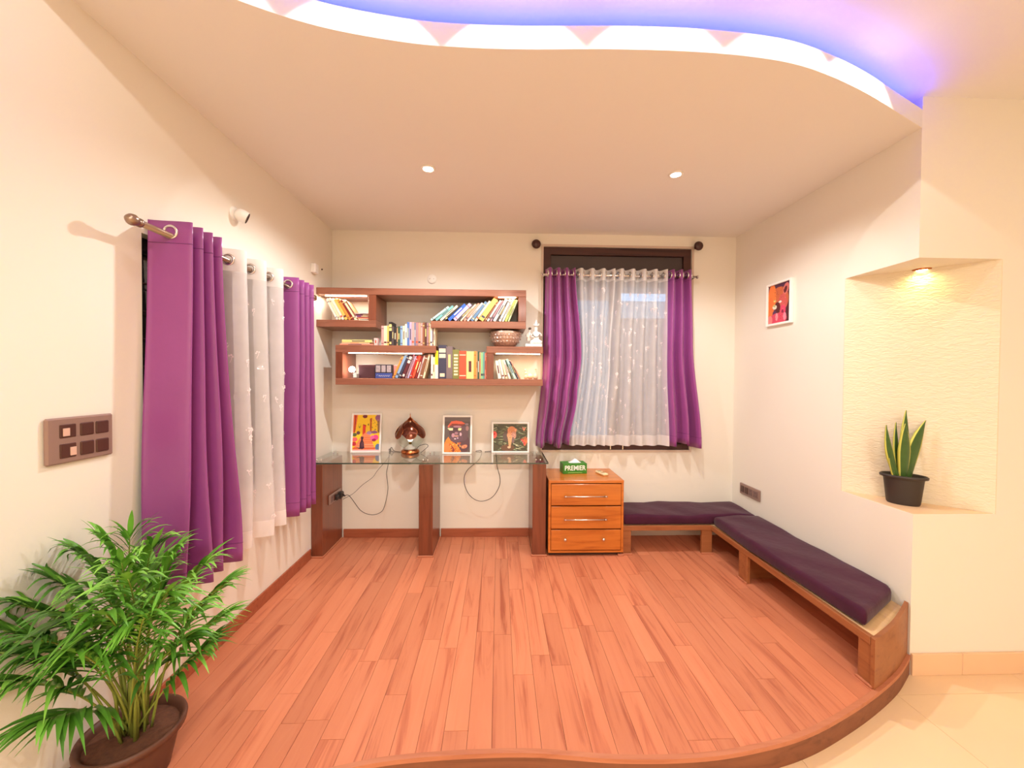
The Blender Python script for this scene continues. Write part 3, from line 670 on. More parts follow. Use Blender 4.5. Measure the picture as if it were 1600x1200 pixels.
# end compartment by the window: leaning to the divider
leaning([('white', 5.2, 29), ('white', 3.4, 31), ('cream', 3.2, 31), ('white', 3.0, 32), ('dark green', 1.6, 32), ('pale teal', 3.6, 34), ('navy blue', 1.6, 32), ('salmon pink', 1.8, 33)],
        sp(773.5, 590)[0], bA1, -1, 10, 29, 'divider in the window end compartment', 'books leaning in the end compartment')
# dark box, boxed set with three portraits, pink booklet
t = thing('storage_box', (sp(569, 590)[0], SY+.06, bA1), 'dark brown box standing behind the small glowing lamp', 'box')
x0, x1 = sp(556.5, 590)[0], sp(583, 590)[0]
MB().bbox(x0, x1, SY+.05, SY+.18, bA1, bA1+.107, .003).build('body', mat('brown_leatherette', lin(74, 40, 48), .5, noise=.2), t)
MB().bbox(x0-.001, x1+.001, SY+.049, SY+.181, bA1+.085, bA1+.11, .003).build('lid', mat('brown_leatherette2', lin(84, 46, 52), .5, noise=.2), t)
t = thing('boxed_set', (sp(598, 590)[0], SY+.04, bA1), 'blue boxed set with three grey photos and white script on its face', 'box')
x0, x1 = sp(584.5, 590)[0], sp(611.5, 590)[0]; zz = bA1
MB().bbox(x0, x1, SY+.03, SY+.15, zz, zz+.112, .002).build('body', mat('dark_sleeve', lin(40, 34, 44), .4), t)
MB().box(x0+.001, x1-.001, SY+.0285, SY+.0302, zz+.002, zz+.042).build('blue_band', mat('blue_band', lin(66, 84, 160), .4), t)
for k in range(3):
    xx = x0+.006+k*(x1-x0-.008)/3; MB().box(xx, xx+.034, SY+.0285, SY+.0302, zz+.05, zz+.104).build('photo', mat('photo_grey', lin(176, 164, 170), .4, noise=.5, nscale=70), t)
MB().tube([(x0+.012+.0055*k, SY+.0278, zz+.020+.006*math.sin(k*2.1)+(.008 if k == 1 else 0)) for k in range(20)], .0011, 5).build('script', mat('white_ink', (.9, .9, .9), .5), t)
t = thing('booklet', (sp(619, 590)[0], SY+.05, bA1), 'pink patterned booklet facing out beside the blue boxed set', 'book')
x0, x1 = sp(612.5, 590)[0], sp(624, 590)[0]
MB().bbox(x0, x1, SY+.05, SY+.062, bA1, bA1+.108, .001).build('cover', mat('pink_cover', lin(206, 146, 150), .5, noise=.45, nscale=45), t)
MB().box(x0+.034, x1-.003, SY+.049, SY+.0502, bA1+.07, bA1+.100).build('dark_panel', mat('dark_panel', lin(80, 46, 52), .5), t)
# small lamp: glowing ball on a square base
c = at(550, 577, 'y', SY+.04); t = thing('night_lamp', (c.x, c.y, bA1), 'small glowing ball lamp on a square base in the long compartment', 'lamp')
cb = sp(553.5, 590)[0]
MB().bbox(cb-.019, cb+.019, SY+.015, SY+.055, bA1, bA1+.036, .004).build('base', mat('lamp_base', lin(120, 112, 108), .4), t)
MB().bbox(cb-.013, cb+.013, SY+.0135, SY+.0155, bA1+.006, bA1+.030, .001).build('front_plate', WHITEP, t)
MB().tube([(cb, SY+.035, bA1+.035), (c.x, c.y, bA1+.055)], .005, 8).build('neck', CHROME, t)
MB().lathe([(.0001, -.024), (.012, -.021), (.021, -.012), (.024, 0), (.021, .012), (.012, .021), (.0001, .024)], (c.x, c.y, c.z), 20).build('bulb', mat('cool_glow', (1, .93, .86), emit=30), t)

# decorative bowl
c = sp(790, 541); bw = thing('bowl', (c[0], SY+.13, cA1), 'smoky cut-glass bowl on the end compartment of the lower shelf', 'bowl')
bwx, bwy = c[0], SY+.135; S = .00545
prof = [(.0001, .002), (13*S, .002), (16*S, .012), (20*S, .04), (23*S, .075), (24*S, .11), (24.6*S, .128), (23.9*S, .128), (22.3*S, .08), (19*S, .045), (14*S, .014), (.0001, .010)]
SMOKE = mat('smoky_cut_glass', lin(196, 164, 148), .16, .45, noise=.5, nscale=60, bump=1, bscale=110, coat=.8)
MB().lathe(prof, (bwx, bwy, cA1), 32).build('body', SMOKE, bw)
fc = MB()
for r_, z_, n_ in [(20.6*S, .045, 26), (23*S, .07, 28), (24*S, .095, 28)]:
    for k in range(n_):
        q = 2*math.pi*(k+(.5 if z_ == .07 else 0))/n_; p = Vector((bwx+r_*math.cos(q), bwy+r_*math.sin(q), cA1+z_)); o_ = Vector((math.cos(q), math.sin(q), 0)); s1 = Vector((-math.sin(q), math.cos(q), 0))
        fc.add([p+s1*.011, p+Vector((0, 0, .011)), p-s1*.011, p-Vector((0, 0, .011)), p+o_*.005], [(0, 1, 4), (1, 2, 4), (2, 3, 4), (3, 0, 4)])
fo = fc.build('facets', SMOKE, bw); fo['kind'] = 'stuff'
# white seated figurine
c = sp(836, 541); fx, fy, fz = c[0], SY+.09, cA1
fg = thing('figurine', (fx, fy, fz), 'white ceramic figurine pair on a plinth beside the cut-glass bowl', 'figurine')
CERA = mat('glazed_ceramic', (.88, .84, .80), .25, coat=.4, noise=.05, nscale=30)
MB().bbox(fx-.075, fx+.062, fy-.045, fy+.045, fz, fz+.028, .006).build('plinth', CERA, fg)
def skinned(name, vs, es, rs, m, parent, sub=2):
    me = bpy.data.meshes.new(name); base = WLOC[parent.name]
    me.from_pydata([tuple(Vector(v)-base) for v in vs], es, []); me.materials.append(m)
    o = bpy.data.objects.new(name, me); C.objects.link(o); o.parent = parent
    md = o.modifiers.new('skin', 'SKIN'); md.use_smooth_shade = True
    for i, r_ in enumerate(rs): me.skin_vertices[0].data[i].radius = (r_, r_); me.skin_vertices[0].data[i].use_root = (i == 0)
    o.modifiers.new('sub', 'SUBSURF').levels = sub; o.modifiers['sub'].render_levels = sub
    return o
b0 = Vector((fx+.015, fy, fz+.028))
V = lambda x, y, z: b0+Vector((x, y, z))
skinned('seated_figure', [V(0, 0, .018), V(0, 0, .055), V(0, 0, .088), V(0, 0, .104), V(0, 0, .122), V(0, 0, .142), V(-.03, 0, .088), V(-.045, -.018, .062), V(-.02, -.03, .055), V(.03, 0, .088), V(.045, -.018, .066), V(.03, -.03, .088), V(-.045, -.02, .014), V(-.005, -.036, .012), V(.045, -.02, .014), V(.005, -.038, .012)],
        [(0, 1), (1, 2), (2, 3), (3, 4), (4, 5), (2, 6), (6, 7), (7, 8), (2, 9), (9, 10), (10, 11), (0, 12), (12, 13), (0, 14), (14, 15)],
        [.028, .023, .022, .009, .016, .010, .010, .008, .006, .010, .008, .006, .015, .009, .015, .009], CERA, fg)
MB().lathe([(.017, 0), (.019, .006), (.014, .012), (.012, .024), (.006, .036), (.007, .040), (.0001, .050)], V(0, 0, .150), 16).build('crown', CERA, fg)
for sx_ in (-1, 1):
    MB().tube([V(.016*sx_, 0, .150), V(.024*sx_, -.002, .160), V(.022*sx_, -.002, .172)], [.004, .0035, .0015], 8).build('crown_point', CERA, fg)
MB().tube([V(.028*math.cos(g), -.030-.004*abs(math.sin(g)), .082+.026*math.sin(g)) for g in [math.pi+math.pi*k/10 for k in range(11)]], .0028, 6).build('garland', mat('dark_garland', lin(96, 84, 70), .5), fg)
b0 = Vector((fx-.045, fy+.005, fz+.028))
skinned('standing_figure', [V(0, 0, .02), V(0, 0, .055), V(.002, 0, .085), V(.005, 0, .10), V(.012, -.004, .118), V(-.02, -.008, .075), V(-.012, -.026, .055), V(.026, -.004, .08), V(.04, -.02, .095)],
        [(0, 1), (1, 2), (2, 3), (3, 4), (2, 5), (5, 6), (2, 7), (7, 8)], [.027, .018, .016, .007, .013, .008, .006, .007, .005], CERA, fg)
MB().lathe([(.0001, .012), (.010, .009), (.013, 0), (.010, -.007), (.0001, -.009)], V(.010, .003, .127), 12).build('hair', mat('dark_garland', (0, 0, 0)), fg)
# tiny ornaments in the end compartment
for i, (px, lab) in enumerate([(822.5, 'small pale ceramic rabbit ornament nearest the leaning books'), (829.5, 'small round ceramic pot ornament between the rabbit and the bottle'), (838, 'small pale ceramic bottle ornament by the window curtain')]):
    xx = sp(px, 590)[0]; yy = SY+.06
    t = thing('ornament', (xx, yy, bA1), lab, 'ornament', 'tiny ceramic ornaments in the end compartment')
    if i == 0:
        MB().lathe([(.0001, 0), (.012, .001), (.016, .016), (.012, .032), (.007, .038), (.010, .045), (.0105, .052), (.006, .060), (.0001, .062)], (xx, yy, bA1), 16).build('body', mat('beige_glaze', lin(214, 190, 158), .3), t)
        for s_1 in (-1, 1): MB().tube([(xx+.004*s_1, yy, bA1+.056), (xx+.007*s_1, yy, bA1+.072), (xx+.006*s_1, yy, bA1+.084)], [.003, .0035, .0015], 6).build('ear', mat('beige_glaze', (0, 0, 0)), t)
    elif i == 1:
        MB().lathe([(.0001, 0), (.014, .001), (.024, .014), (.025, .026), (.017, .038), (.008, .042), (.009, .048), (.0001, .049)], (xx, yy, bA1), 18).build('body', mat('peach_glaze', lin(236, 196, 160), .3), t)
        MB().torus((xx-.022, yy, bA1+.024), (0, 1, 0), .009, .0022, 12, 6).build('handle', mat('peach_glaze', (0, 0, 0)), t)
    else:
        MB().lathe([(.0001, 0), (.016, .001), (.020, .018), (.017, .036), (.008, .05), (.006, .07), (.009, .078), (.0001, .079)], (xx, yy, bA1), 16).build('body', mat('beige_glaze2', lin(206, 184, 160), .3), t)
        MB().lathe([(.0001, .012), (.005, .010), (.007, .004), (.0065, 0)], (xx, yy, bA1+.077), 12).build('stopper', BRASS, t)

# ------------------------------------------------------------------ wall fittings
# round junction cover
c = at(675, 436, 'y', D); t = thing('wall_plate', (c.x, D, c.z), 'round white blank cover plate above the upper shelf', 'cover plate')
My = Matrix.Rotation(R(90), 3, 'X')
MB().lathe([(.0001, .010), (.034, .010), (.040, .006), (.042, 0)], (c.x, D, c.z), 28, 0, My).build('plate', WHITEP, t)
for s_1 in (-1, 1): MB().lathe([(.0001, .0115), (.003, .0115), (.0035, .009)], (c.x+.016*s_1, D, c.z), 8, 0, My).build('screw', STEEL, t)
# white sensor box on side wall + little hole
c0_, c1_ = at(488.5, 409, 'x', XL+.03), at(500, 430, 'x', XL+.03)
ym = (c0_.y+c1_.y)/2
t = thing('sensor_box', (XL, ym, c1_.z), 'small white plastic box high on the side wall near the shelf', 'sensor box')
MB().bbox(XL, XL+.035, ym-.03, ym+.03, c1_.z, c0_.z, .004).build('body', WHITEP, t)
MB().bbox(XL+.035, XL+.037, ym-.02, ym+.02, c1_.z+.03, c0_.z-.03, .001).build('cover', mat('white_plastic2', (.9, .88, .84), .3), t)
c = at(502.5, 421, 'x', XL); t = thing('wall_hook', (XL, c.y, c.z), 'tiny dark screw hook beside the white box', 'hook')
MB().lathe([(.0001, .010), (.005, .008), (.006, 0)], (XL, c.y, c.z), 10, 0, Matrix.Rotation(R(90), 3, 'Y')).build('screw', DARKP, t)
# bullet camera
c = at(366, 337, 'x', XL); t = thing('security_camera', (XL, c.y, c.z), 'white bullet security camera on the side wall above the curtains', 'camera')
MB().lathe([(.0001, .012), (.030, .012), (.036, .006), (.038, 0)], (XL, c.y, c.z+.01), 24, 0, Matrix.Rotation(R(90), 3, 'Y')).build('base', WHITEP, t)
p0 = Vector((XL+.012, c.y, c.z+.005)); dr = Vector((.80, .45, -.38)).normalized(); q0 = p0+Vector((.03, 0, -.005))
MB().tube([p0, q0], .012, 10).build('arm', WHITEP, t)
rot = Vector((0, 0, 1)).rotation_difference(dr).to_matrix()
MB().lathe([(.0001, -.034), (.020, -.032), (.031, -.02), (.034, 0), (.033, .018), (.030, .026)], q0, 24, 0, rot).build('housing', WHITEP, t)
MB().lathe([(.0001, .022), (.024, .023), (.029, .0268), (.030, .020)], q0, 24, 0, rot).build('lens', mat('lens_dark', lin(60, 34, 24), .2), t)

# switch boards ---------------------------------------------------------
def plate_on_x(X, s, y0, y1, z0, z1, name, label, cat, cells, m=GREYP):
    """plate on a wall at x=X facing direction s; cells = list of (u0,u1,w0,w1,kind) in plate fractions"""
    t = thing(name, (X, (y0+y1)/2, z0), label, cat)
    th = .014
    MB().bbox(min(X, X+s*th), max(X, X+s*th), y0, y1, z0, z1, .005).build('plate', m, t)
    for (u0, u1, w0, w1, k) in cells:
        a, b_ = y0+(y1-y0)*u0, y0+(y1-y0)*u1; c_, d_ = z0+(z1-z0)*w0, z0+(z1-z0)*w1
        xx = X+s*th
        if k == 'switch':
            o = MB().bbox(min(xx-s*.004, xx+s*.004), max(xx-s*.004, xx+s*.004), a, b_, c_, d_, .003).build('switch', DARKP, t)
        elif k == 'rocker' or k == 'rocker2':
            o = MB().bbox(min(xx-s*.004, xx+s*.003), max(xx-s*.004, xx+s*.003), a, b_, c_, d_, .002).build('switch', DARKP, t)
            if k == 'rocker': e, f_ = a+(b_-a)*.15, a+(b_-a)*.55
            else: e, f_ = a+(b_-a)*.58, a+(b_-a)*.95
            MB().bbox(min(xx, xx+s*.006), max(xx, xx+s*.006), e, f_, c_+(d_-c_)*.12, c_+(d_-c_)*.72, .001).build('rocker', mat('shiny_rocker', lin(214, 176, 160), .12), o)
        elif k == 'socket':
            o = MB().bbox(min(xx-s*.004, xx+s*.002), max(xx-s*.004, xx+s*.002), a, b_, c_, d_, .002).build('socket', mat('socket_face', lin(116, 88, 84), .4), t)
            for (uu, ww, rr) in [(.5, .72, .0035), (.28, .32, .0028), (.72, .32, .0028)]:
                MB().lathe([(.0001, .0032), (rr, .003), (rr, 0)], (xx, a+(b_-a)*uu, c_+(d_-c_)*ww), 10, 0, Matrix.Rotation(R(90)*s, 3, 'Y')).build('hole', CORD, o)
    return t
plate_on_x(XL, 1, 1.290, 1.507, 1.107, 1.258, 'switch_board', 'large grey switch board with six brown switches on the side wall', 'switch board',
           [(.17, .40, .56, .85, 'rocker'), (.46, .67, .56, .85, 'switch'), (.70, .91, .56, .85, 'switch'), (.17, .40, .12, .43, 'rocker2'), (.46, .67, .12, .43, 'switch'), (.70, .91, .12, .43, 'switch')])
plate_on_x(XR, -1, 3.072, 3.332, .416, .508, 'socket_plate', 'grey socket plate on the wall above the corner bench', 'socket',
           [(.08, .30, .2, .8, 'socket'), (.34, .52, .2, .8, 'socket'), (.55, .72, .2, .8, 'switch'), (.76, .92, .2, .8, 'switch')])

# ------------------------------------------------------------------ glass desk
dk = thing('glass_desk', (-.5, 3.2, 0), 'long glass topped desk on three walnut pillar supports', 'desk')
DZ = .752
gx0, gx1 = XL+.003, at(857, 724, 'z', DZ).x
gm = MB(); gm.box(gx0, gx1, 2.985, 3.445, DZ-.009, DZ)
g_o = gm.build('glass_top', [DESKG, GEDGE], dk)
MB().box(gx0, gx1, 2.9825, 2.9850, DZ-.0092, DZ+.0002).build('front_edge', GEDGE, dk)
MB().box(gx1, gx1+.0025, 2.985, 3.445, DZ-.0092, DZ+.0002).build('side_edge', GEDGE, dk)
for (x0, x1) in [(-1.437, -1.352), (-.616, -.508), (.268, .374)]:
    MB().bbox(x0, x1, 3.068, 3.455, 0, DZ-.032, .003).build('pillar', WALZ, dk)
    MB().bbox(max(x0-.010, XL+.002), x1+.010, 3.056, 3.068, 0, .013, .003).build('bead', BEADW, dk)
    MB().bbox(x1, x1+.010, 3.060, 3.44, 0, .013, .003).build('bead', BEADW, dk)
    if x0 > -1: MB().bbox(x0-.010, x0, 3.060, 3.44, 0, .013, .003).build('bead', BEADW, dk)
    for yy in (3.10, 3.41):
        for dx in (.028, .062):
            MB().lathe([(.0001, DZ+.005), (.006, DZ+.005), (.007, DZ), (.007, DZ-.032), (.0001, DZ-.032)], (x0+dx, yy, 0), 12).build('glass_stud', STEEL, dk)
# plug plate on the pillar beside the side wall, with plugs
pp = plate_on_x(-1.352, 1, 3.17, 3.40, .372, .448, 'power_strip', 'grey socket plate on the inner face of the corner desk pillar', 'socket', [(.08, .3, .15, .85, 'socket'), (.34, .5, .15, .85, 'switch')])
plug = thing('plug', (-1.338, 3.34, .41), 'black plug in the desk pillar socket, nearer the shelf wall', 'plug', 'plugs in the desk socket')
MB().bbox(-1.338, -1.300, 3.315, 3.365, .385, .435, .008).tube([(-1.30, 3.34, .41), (-1.28, 3.33, .40)], .006, 8).build('body', BLACK, plug)
plug = thing('plug', (-1.338, 3.285, .405), 'black plug in the desk pillar socket, nearer the room', 'plug', 'plugs in the desk socket')
MB().bbox(-1.338, -1.312, 3.262, 3.302, .384, .424, .007).tube([(-1.312, 3.282, .40), (-1.295, 3.285, .39)], .005, 8).build('body', BLACK, plug)
def cable(pts, r, name, label):
    c_ = smooth_curve(pts, 8); return tag(MB().tube(c_, r, 6).build(name, CORD), label, 'cord')
def dp(px, py, y): v = at(px, py, 'y', y); return (v.x, v.y, v.z)
cable([(-1.29, 3.33, .40), dp(546, 775, 3.33), dp(563, 797, 3.33), dp(578, 804, 3.34), dp(592, 802, 3.36), dp(600, 793, 3.38), dp(606, 765, 3.40), dp(604, 740, 3.42), dp(606, 728, 3.4525), (-.935, 3.4525, .78), (-.90, 3.43, DZ+.006), (-.84, 3.40, DZ+.004)], .0024, 'lamp_cord', 'thin black cord looping from the desk socket up behind the cat picture')
cable([(-1.28, 3.285, .385), dp(552, 771, 3.30), dp(566, 758, 3.33), dp(582, 746, 3.36), dp(590, 735, 3.41), (-.955, 3.4535, .70), (-.95, 3.4535, .77), (-.93, 3.445, DZ+.003), (-.90, 3.41, DZ+.003)], .0018, 'charger_cord', 'thinner dark cord rising from the desk socket to the glass top')
cable([(-.66, 3.36, DZ+.004), dp(664, 702, 3.38), dp(669, 697, 3.39), dp(665, 694, 3.39), dp(655, 697, 3.37), dp(650, 703, 3.34)], .0022, 'cable', 'small black cord loop beside the table lamp foot')
cable([(-.20, 3.44, DZ+.003), (-.15, 3.453, DZ+.002), (-.17, 3.453, .68), dp(730, 735, 3.42), dp(725, 750, 3.40), dp(730, 768, 3.39), dp(741, 780, 3.39), dp(755, 783, 3.39), dp(770, 776, 3.39), dp(780, 760, 3.39), dp(781, 745, 3.41), dp(777, 730, 3.44), (-.02, 3.4535, .70), (-.03, 3.4535, DZ), (-.08, 3.43, DZ+.004), (-.12, 3.42, DZ+.003)], .0026, 'hanging_cord', 'black cord hanging in a round loop below the glass top')

# ------------------------------------------------------------------ prints
class Art:
    def __init__(s, w_, h_, bg): w_, h_ = int(w_*1.6), int(h_*1.6); s.w, s.h = w_, h_; s.a = np.ones((h_, w_, 3))*np.array(bg)/255; s.Y, s.X = np.mgrid[0:h_, 0:w_]; s.X = (s.X+.5)/w_; s.Y = (s.Y+.5)/h_
    def ell(s, cx, cy, rx, ry, c, rot=0):
        k = s.h/s.w; dx = s.X-cx; dy = (s.Y-cy)*k; cr_, sr = math.cos(rot), math.sin(rot); u = dx*cr_+dy*sr; v = -dx*sr+dy*cr_
        s.a[(u/rx)**2+(v/(ry*k))**2 < 1] = np.array(c)/255; return s
    def poly(s, pts, c):
        ins = np.zeros(s.X.shape, bool); n = len(pts)
        for i in range(n):
            x1, y1 = pts[i]; x2, y2 = pts[(i+1) % n]
            if y1 == y2: continue
            cond = ((y1 > s.Y) != (y2 > s.Y)) & (s.X < (x2-x1)*(s.Y-y1)/(y2-y1)+x1); ins ^= cond
        s.a[ins] = np.array(c)/255; return s
    def line(s, x1, y1, x2, y2, w_, c):
        k = s.h/s.w; ax, ay, bx_, by = x1, y1*k, x2, y2*k; px_, py_ = s.X-ax, s.Y*k-ay; L2 = (bx_-ax)**2+(by-ay)**2+1e-9
        t = np.clip((px_*(bx_-ax)+py_*(by-ay))/L2, 0, 1); d = np.hypot(px_-t*(bx_-ax), py_-t*(by-ay)); s.a[d < w_*(1-.6*t)] = np.array(c)/255; return s
    def speck(s, rs, n, box, size, cols):
        for _ in range(n): s.ell(rs.uniform(box[0], box[2]), rs.uniform(box[1], box[3]), rs.uniform(.4, 1)*size, rs.uniform(.4, 1)*size*.7, rs.choice(cols), rs.uniform(0, 3))
        return s
    def mesh(s, name, place, parent):
        """place(u, v) -> world, u right 0..1, v down 0..1"""
        w_, h_ = s.w, s.h; base = WLOC[parent.name]
        vs = [tuple(Vector(place(i/w_, j/h_))-base) for j in range(h_+1) for i in range(w_+1)]
        fs = [(j*(w_+1)+i, (j+1)*(w_+1)+i, (j+1)*(w_+1)+i+1, j*(w_+1)+i+1) for j in range(h_) for i in range(w_)]
        me = bpy.data.meshes.new(name); me.from_pydata(vs, [], fs); me.materials.append(INK)
        at_ = me.color_attributes.new('ink', 'FLOAT_COLOR', 'CORNER'); a = s.a; l_ = np.where(a <= .04045, a/12.92, ((a+.055)/1.055)**2.4)
        cols = np.ones((h_*w_, 4, 4)); cols[:, :, :3] = l_.reshape(-1, 1, 3); at_.data.foreach_set('color', cols.reshape(-1))
        o = bpy.data.objects.new(name, me); C.objects.link(o); o.parent = parent; return o
rs = random.Random(4)
def art_cat():
    a = Art(56, 76, (250, 206, 40))
    a.poly([(0, 0), (.16, 0), (.08, .5), (0, .5)], (232, 110, 60)).poly([(.05, 0), (.1, 0), (.07, .5), (.04, .5)], (170, 50, 20)).poly([(.62, .1), (.70, .08), (.70, .48), (.64, .48)], (186, 84, 30)).poly([(.88, .0), (1, 0), (1, .5), (.94, .5)], (150, 110, 70))
    a.poly([(.36, .27), (.48, .30), (.46, .6), (.36, .58)], (226, 66, 50)).poly([(.36, .26), (.48, .28), (.48, .31), (.36, .28)], (150, 50, 20))
    a.ell(.43, .04, .09, .05, (120, 44, 50)).ell(.94, .08, .12, .09, (150, 90, 130)).speck(rs, 24, (.7, .1, .95, .5), .03, [(196, 150, 40), (120, 120, 50), (240, 190, 60)])
    a.ell(.24, .3, .04, .07, (150, 140, 30)).ell(.24, .28, .025, .05, (250, 206, 60)).ell(.57, .27, .02, .03, (110, 90, 30))
    a.poly([(.45, .5), (.62, .5), (.85, .95), (1, 1), (0, 1), (.1, .85), (.3, .6)], (244, 138, 92))
    for k in range(7):
        y = .62+.055*k*(1+.06*k); a.poly([(.38-.05*k, y), (.68+.035*k, y), (.70+.035*k, y+.014), (.36-.05*k, y+.014)], (252, 208, 170) if k > 2 else (226, 110, 60))
    a.poly([(.05, .9), (.85, .9), (.9, .94), (.0, .94)], (222, 96, 50))
    a.ell(.62, .5, .1, .05, (186, 150, 190)).ell(.8, .48, .12, .04, (150, 100, 150)).ell(.86, .63, .11, .08, (232, 70, 140)).ell(.74, .64, .08, .07, (240, 100, 160)).ell(.8, .7, .08, .04, (150, 20, 80)).ell(.96, .9, .1, .1, (90, 120, 170))
    a.ell(.06, .55, .09, .05, (90, 96, 50)).ell(.2, .5, .07, .05, (110, 70, 80)).ell(.08, .68, .1, .06, (230, 100, 110)).ell(.05, .8, .09, .06, (196, 40, 60))
    a.poly([(.30, .64), (.33, .58), (.36, .62), (.38, .58), (.41, .64), (.38, .69), (.43, .78), (.45, .92), (.38, .95), (.27, .94), (.27, .8), (.32, .69)], (60, 30, 50)).line(.28, .93, .17, .90, .02, (50, 26, 40)).ell(.37, .82, .04, .07, (100, 56, 72))
    a.poly([(0, .965), (1, .965), (1, 1), (0, 1)], (236, 200, 206)); return a
def art_ape():
    a = Art(54, 76, (96, 84, 80)); a.poly([(0, 0), (1, 0), (1, .12), (0, .12)], (110, 98, 96))
    a.ell(.62, .75, .36, .32, (92, 62, 68)).ell(.54, .42, .36, .26, (84, 58, 66)).ell(.72, .45, .2, .24, (98, 72, 78)).ell(.88, .32, .06, .07, (150, 110, 108)).ell(.48, .6, .24, .12, (104, 76, 88))
    a.poly([(.12, .26), (.26, .12), (.45, .10), (.66, .12), (.80, .18), (.70, .22), (.3, .20), (.16, .30)], (236, 112, 84)).poly([(.14, .28), (.3, .19), (.78, .2), (.7, .25), (.3, .26)], (140, 66, 58)).ell(.86, .20, .07, .03, (150, 130, 140))
    a.ell(.5, .27, .16, .03, (170, 120, 132)).poly([(.1, .31), (.34, .31), (.32, .38), (.2, .38)], (246, 236, 178)).poly([(.52, .32), (.66, .31), (.64, .38), (.54, .38)], (246, 226, 160)).line(.34, .33, .54, .33, .012, (60, 40, 40))
    a.ell(.46, .46, .07, .04, (160, 116, 130)).ell(.63, .49, .04, .05, (206, 170, 180)).ell(.34, .52, .06, .06, (190, 140, 156)).ell(.46, .54, .10, .02, (200, 150, 130)).ell(.42, .62, .04, .02, (226, 200, 206)).ell(.52, .60, .03, .02, (210, 180, 200)).ell(.58, .76, .03, .03, (190, 150, 170))
    a.poly([(0, .78), (.06, .66), (.16, .56), (.26, .68), (.42, .74), (.56, .85), (.66, .98), (.6, 1), (0, 1)], (244, 138, 52)).ell(.12, .86, .12, .12, (250, 140, 76)).poly([(.24, .80), (.34, .84), (.42, .94), (.36, 1), (.28, .96)], (120, 50, 48)).ell(.78, .84, .12, .05, (226, 140, 100), -.4)
    a.speck(rs, 46, (.2, .72, .62, .99), .03, [(252, 190, 90), (210, 90, 30), (250, 160, 60), (190, 80, 40)]); a.speck(rs, 14, (.66, .78, .88, .88), .022, [(170, 80, 60), (240, 170, 130)]); return a
def leaves(a, n, cols):
    for _ in range(n):
        x_1, y_1 = rs.random(), rs.random(); g = rs.uniform(-.5, .5)+(0 if x_1 > .5 else math.pi); L_ = rs.uniform(.06, .16); a.line(x_1, y_1, x_1+L_*math.cos(g), y_1+L_*math.sin(g)*1.1, rs.uniform(.006, .016), rs.choice(cols))
def art_leopard():
    a = Art(76, 58, (78, 74, 50)); leaves(a, 90, [(60, 62, 40), (110, 116, 80), (132, 136, 96), (46, 54, 34)]); leaves(a, 34, [(190, 190, 150), (150, 170, 130), (214, 214, 176)])
    a.ell(.38, .45, .10, .2, (98, 80, 72)).ell(.42, .88, .2, .12, (110, 76, 52))
    a.ell(.54, .26, .13, .17, (214, 140, 92)).ell(.49, .42, .09, .14, (232, 160, 116)).ell(.60, .42, .07, .14, (196, 140, 120)).poly([(.42, .5), (.56, .5), (.5, .88), (.46, .88)], (226, 168, 120)).ell(.46, .86, .05, .04, (232, 190, 150)).ell(.58, .6, .04, .12, (130, 104, 100))
    a.ell(.44, .22, .03, .05, (226, 150, 110)).ell(.66, .22, .03, .05, (226, 150, 110)); a.speck(rs, 46, (.43, .14, .65, .6), .012, [(120, 60, 36), (90, 50, 40), (250, 206, 170)])
    a.ell(.03, .4, .07, .13, (236, 92, 80)).ell(.02, .38, .03, .05, (190, 30, 30))
    for g in range(5): a.line(.92, .78, .84+.05*g, .48+.03*abs(g-2), .022, (242, 116, 70))
    a.line(.92, .72, .80, .56, .02, (220, 60, 80)); a.line(.9, .22, .86, .12, .025, (232, 130, 120)).line(.9, .22, .95, .13, .02, (236, 150, 110)); return a
def art_face():
    a = Art(54, 76, (112, 40, 44)); a.poly([(0, 0), (1, 0), (1, .2), (.5, .25), (0, .1)], (84, 44, 72)).ell(.9, .6, .2, .5, (80, 30, 40))
    a.ell(.5, .42, .42, .34, (200, 104, 66)).ell(.18, .3, .18, .34, (240, 128, 62)).ell(.12, .6, .14, .3, (236, 120, 60)).ell(.8, .17, .12, .15, (212, 116, 110), .3).ell(.78, .19, .06, .09, (96, 30, 40), .3).ell(.66, .5, .2, .22, (206, 92, 88))
    a.ell(.42, .62, .14, .16, (90, 30, 36)).ell(.3, .58, .10, .06, (226, 226, 206)).ell(.28, .54, .06, .03, (190, 190, 120)).ell(.3, .78, .10, .12, (84, 50, 90)).ell(.55, .47, .07, .03, (240, 230, 220)).ell(.3, .42, .06, .03, (226, 206, 120))
    a.ell(.68, .7, .12, .14, (222, 70, 110)).ell(.66, .74, .05, .06, (130, 20, 60)).ell(.45, .9, .4, .16, (214, 70, 96)).ell(.76, .86, .07, .1, (242, 140, 160)).ell(.4, .84, .06, .1, (240, 150, 160)).ell(.08, .9, .12, .12, (240, 130, 130))
    a.speck(rs, 80, (.2, .1, .8, .9), .014, [(110, 40, 30), (140, 50, 40), (240, 150, 110), (90, 30, 40)]); return a
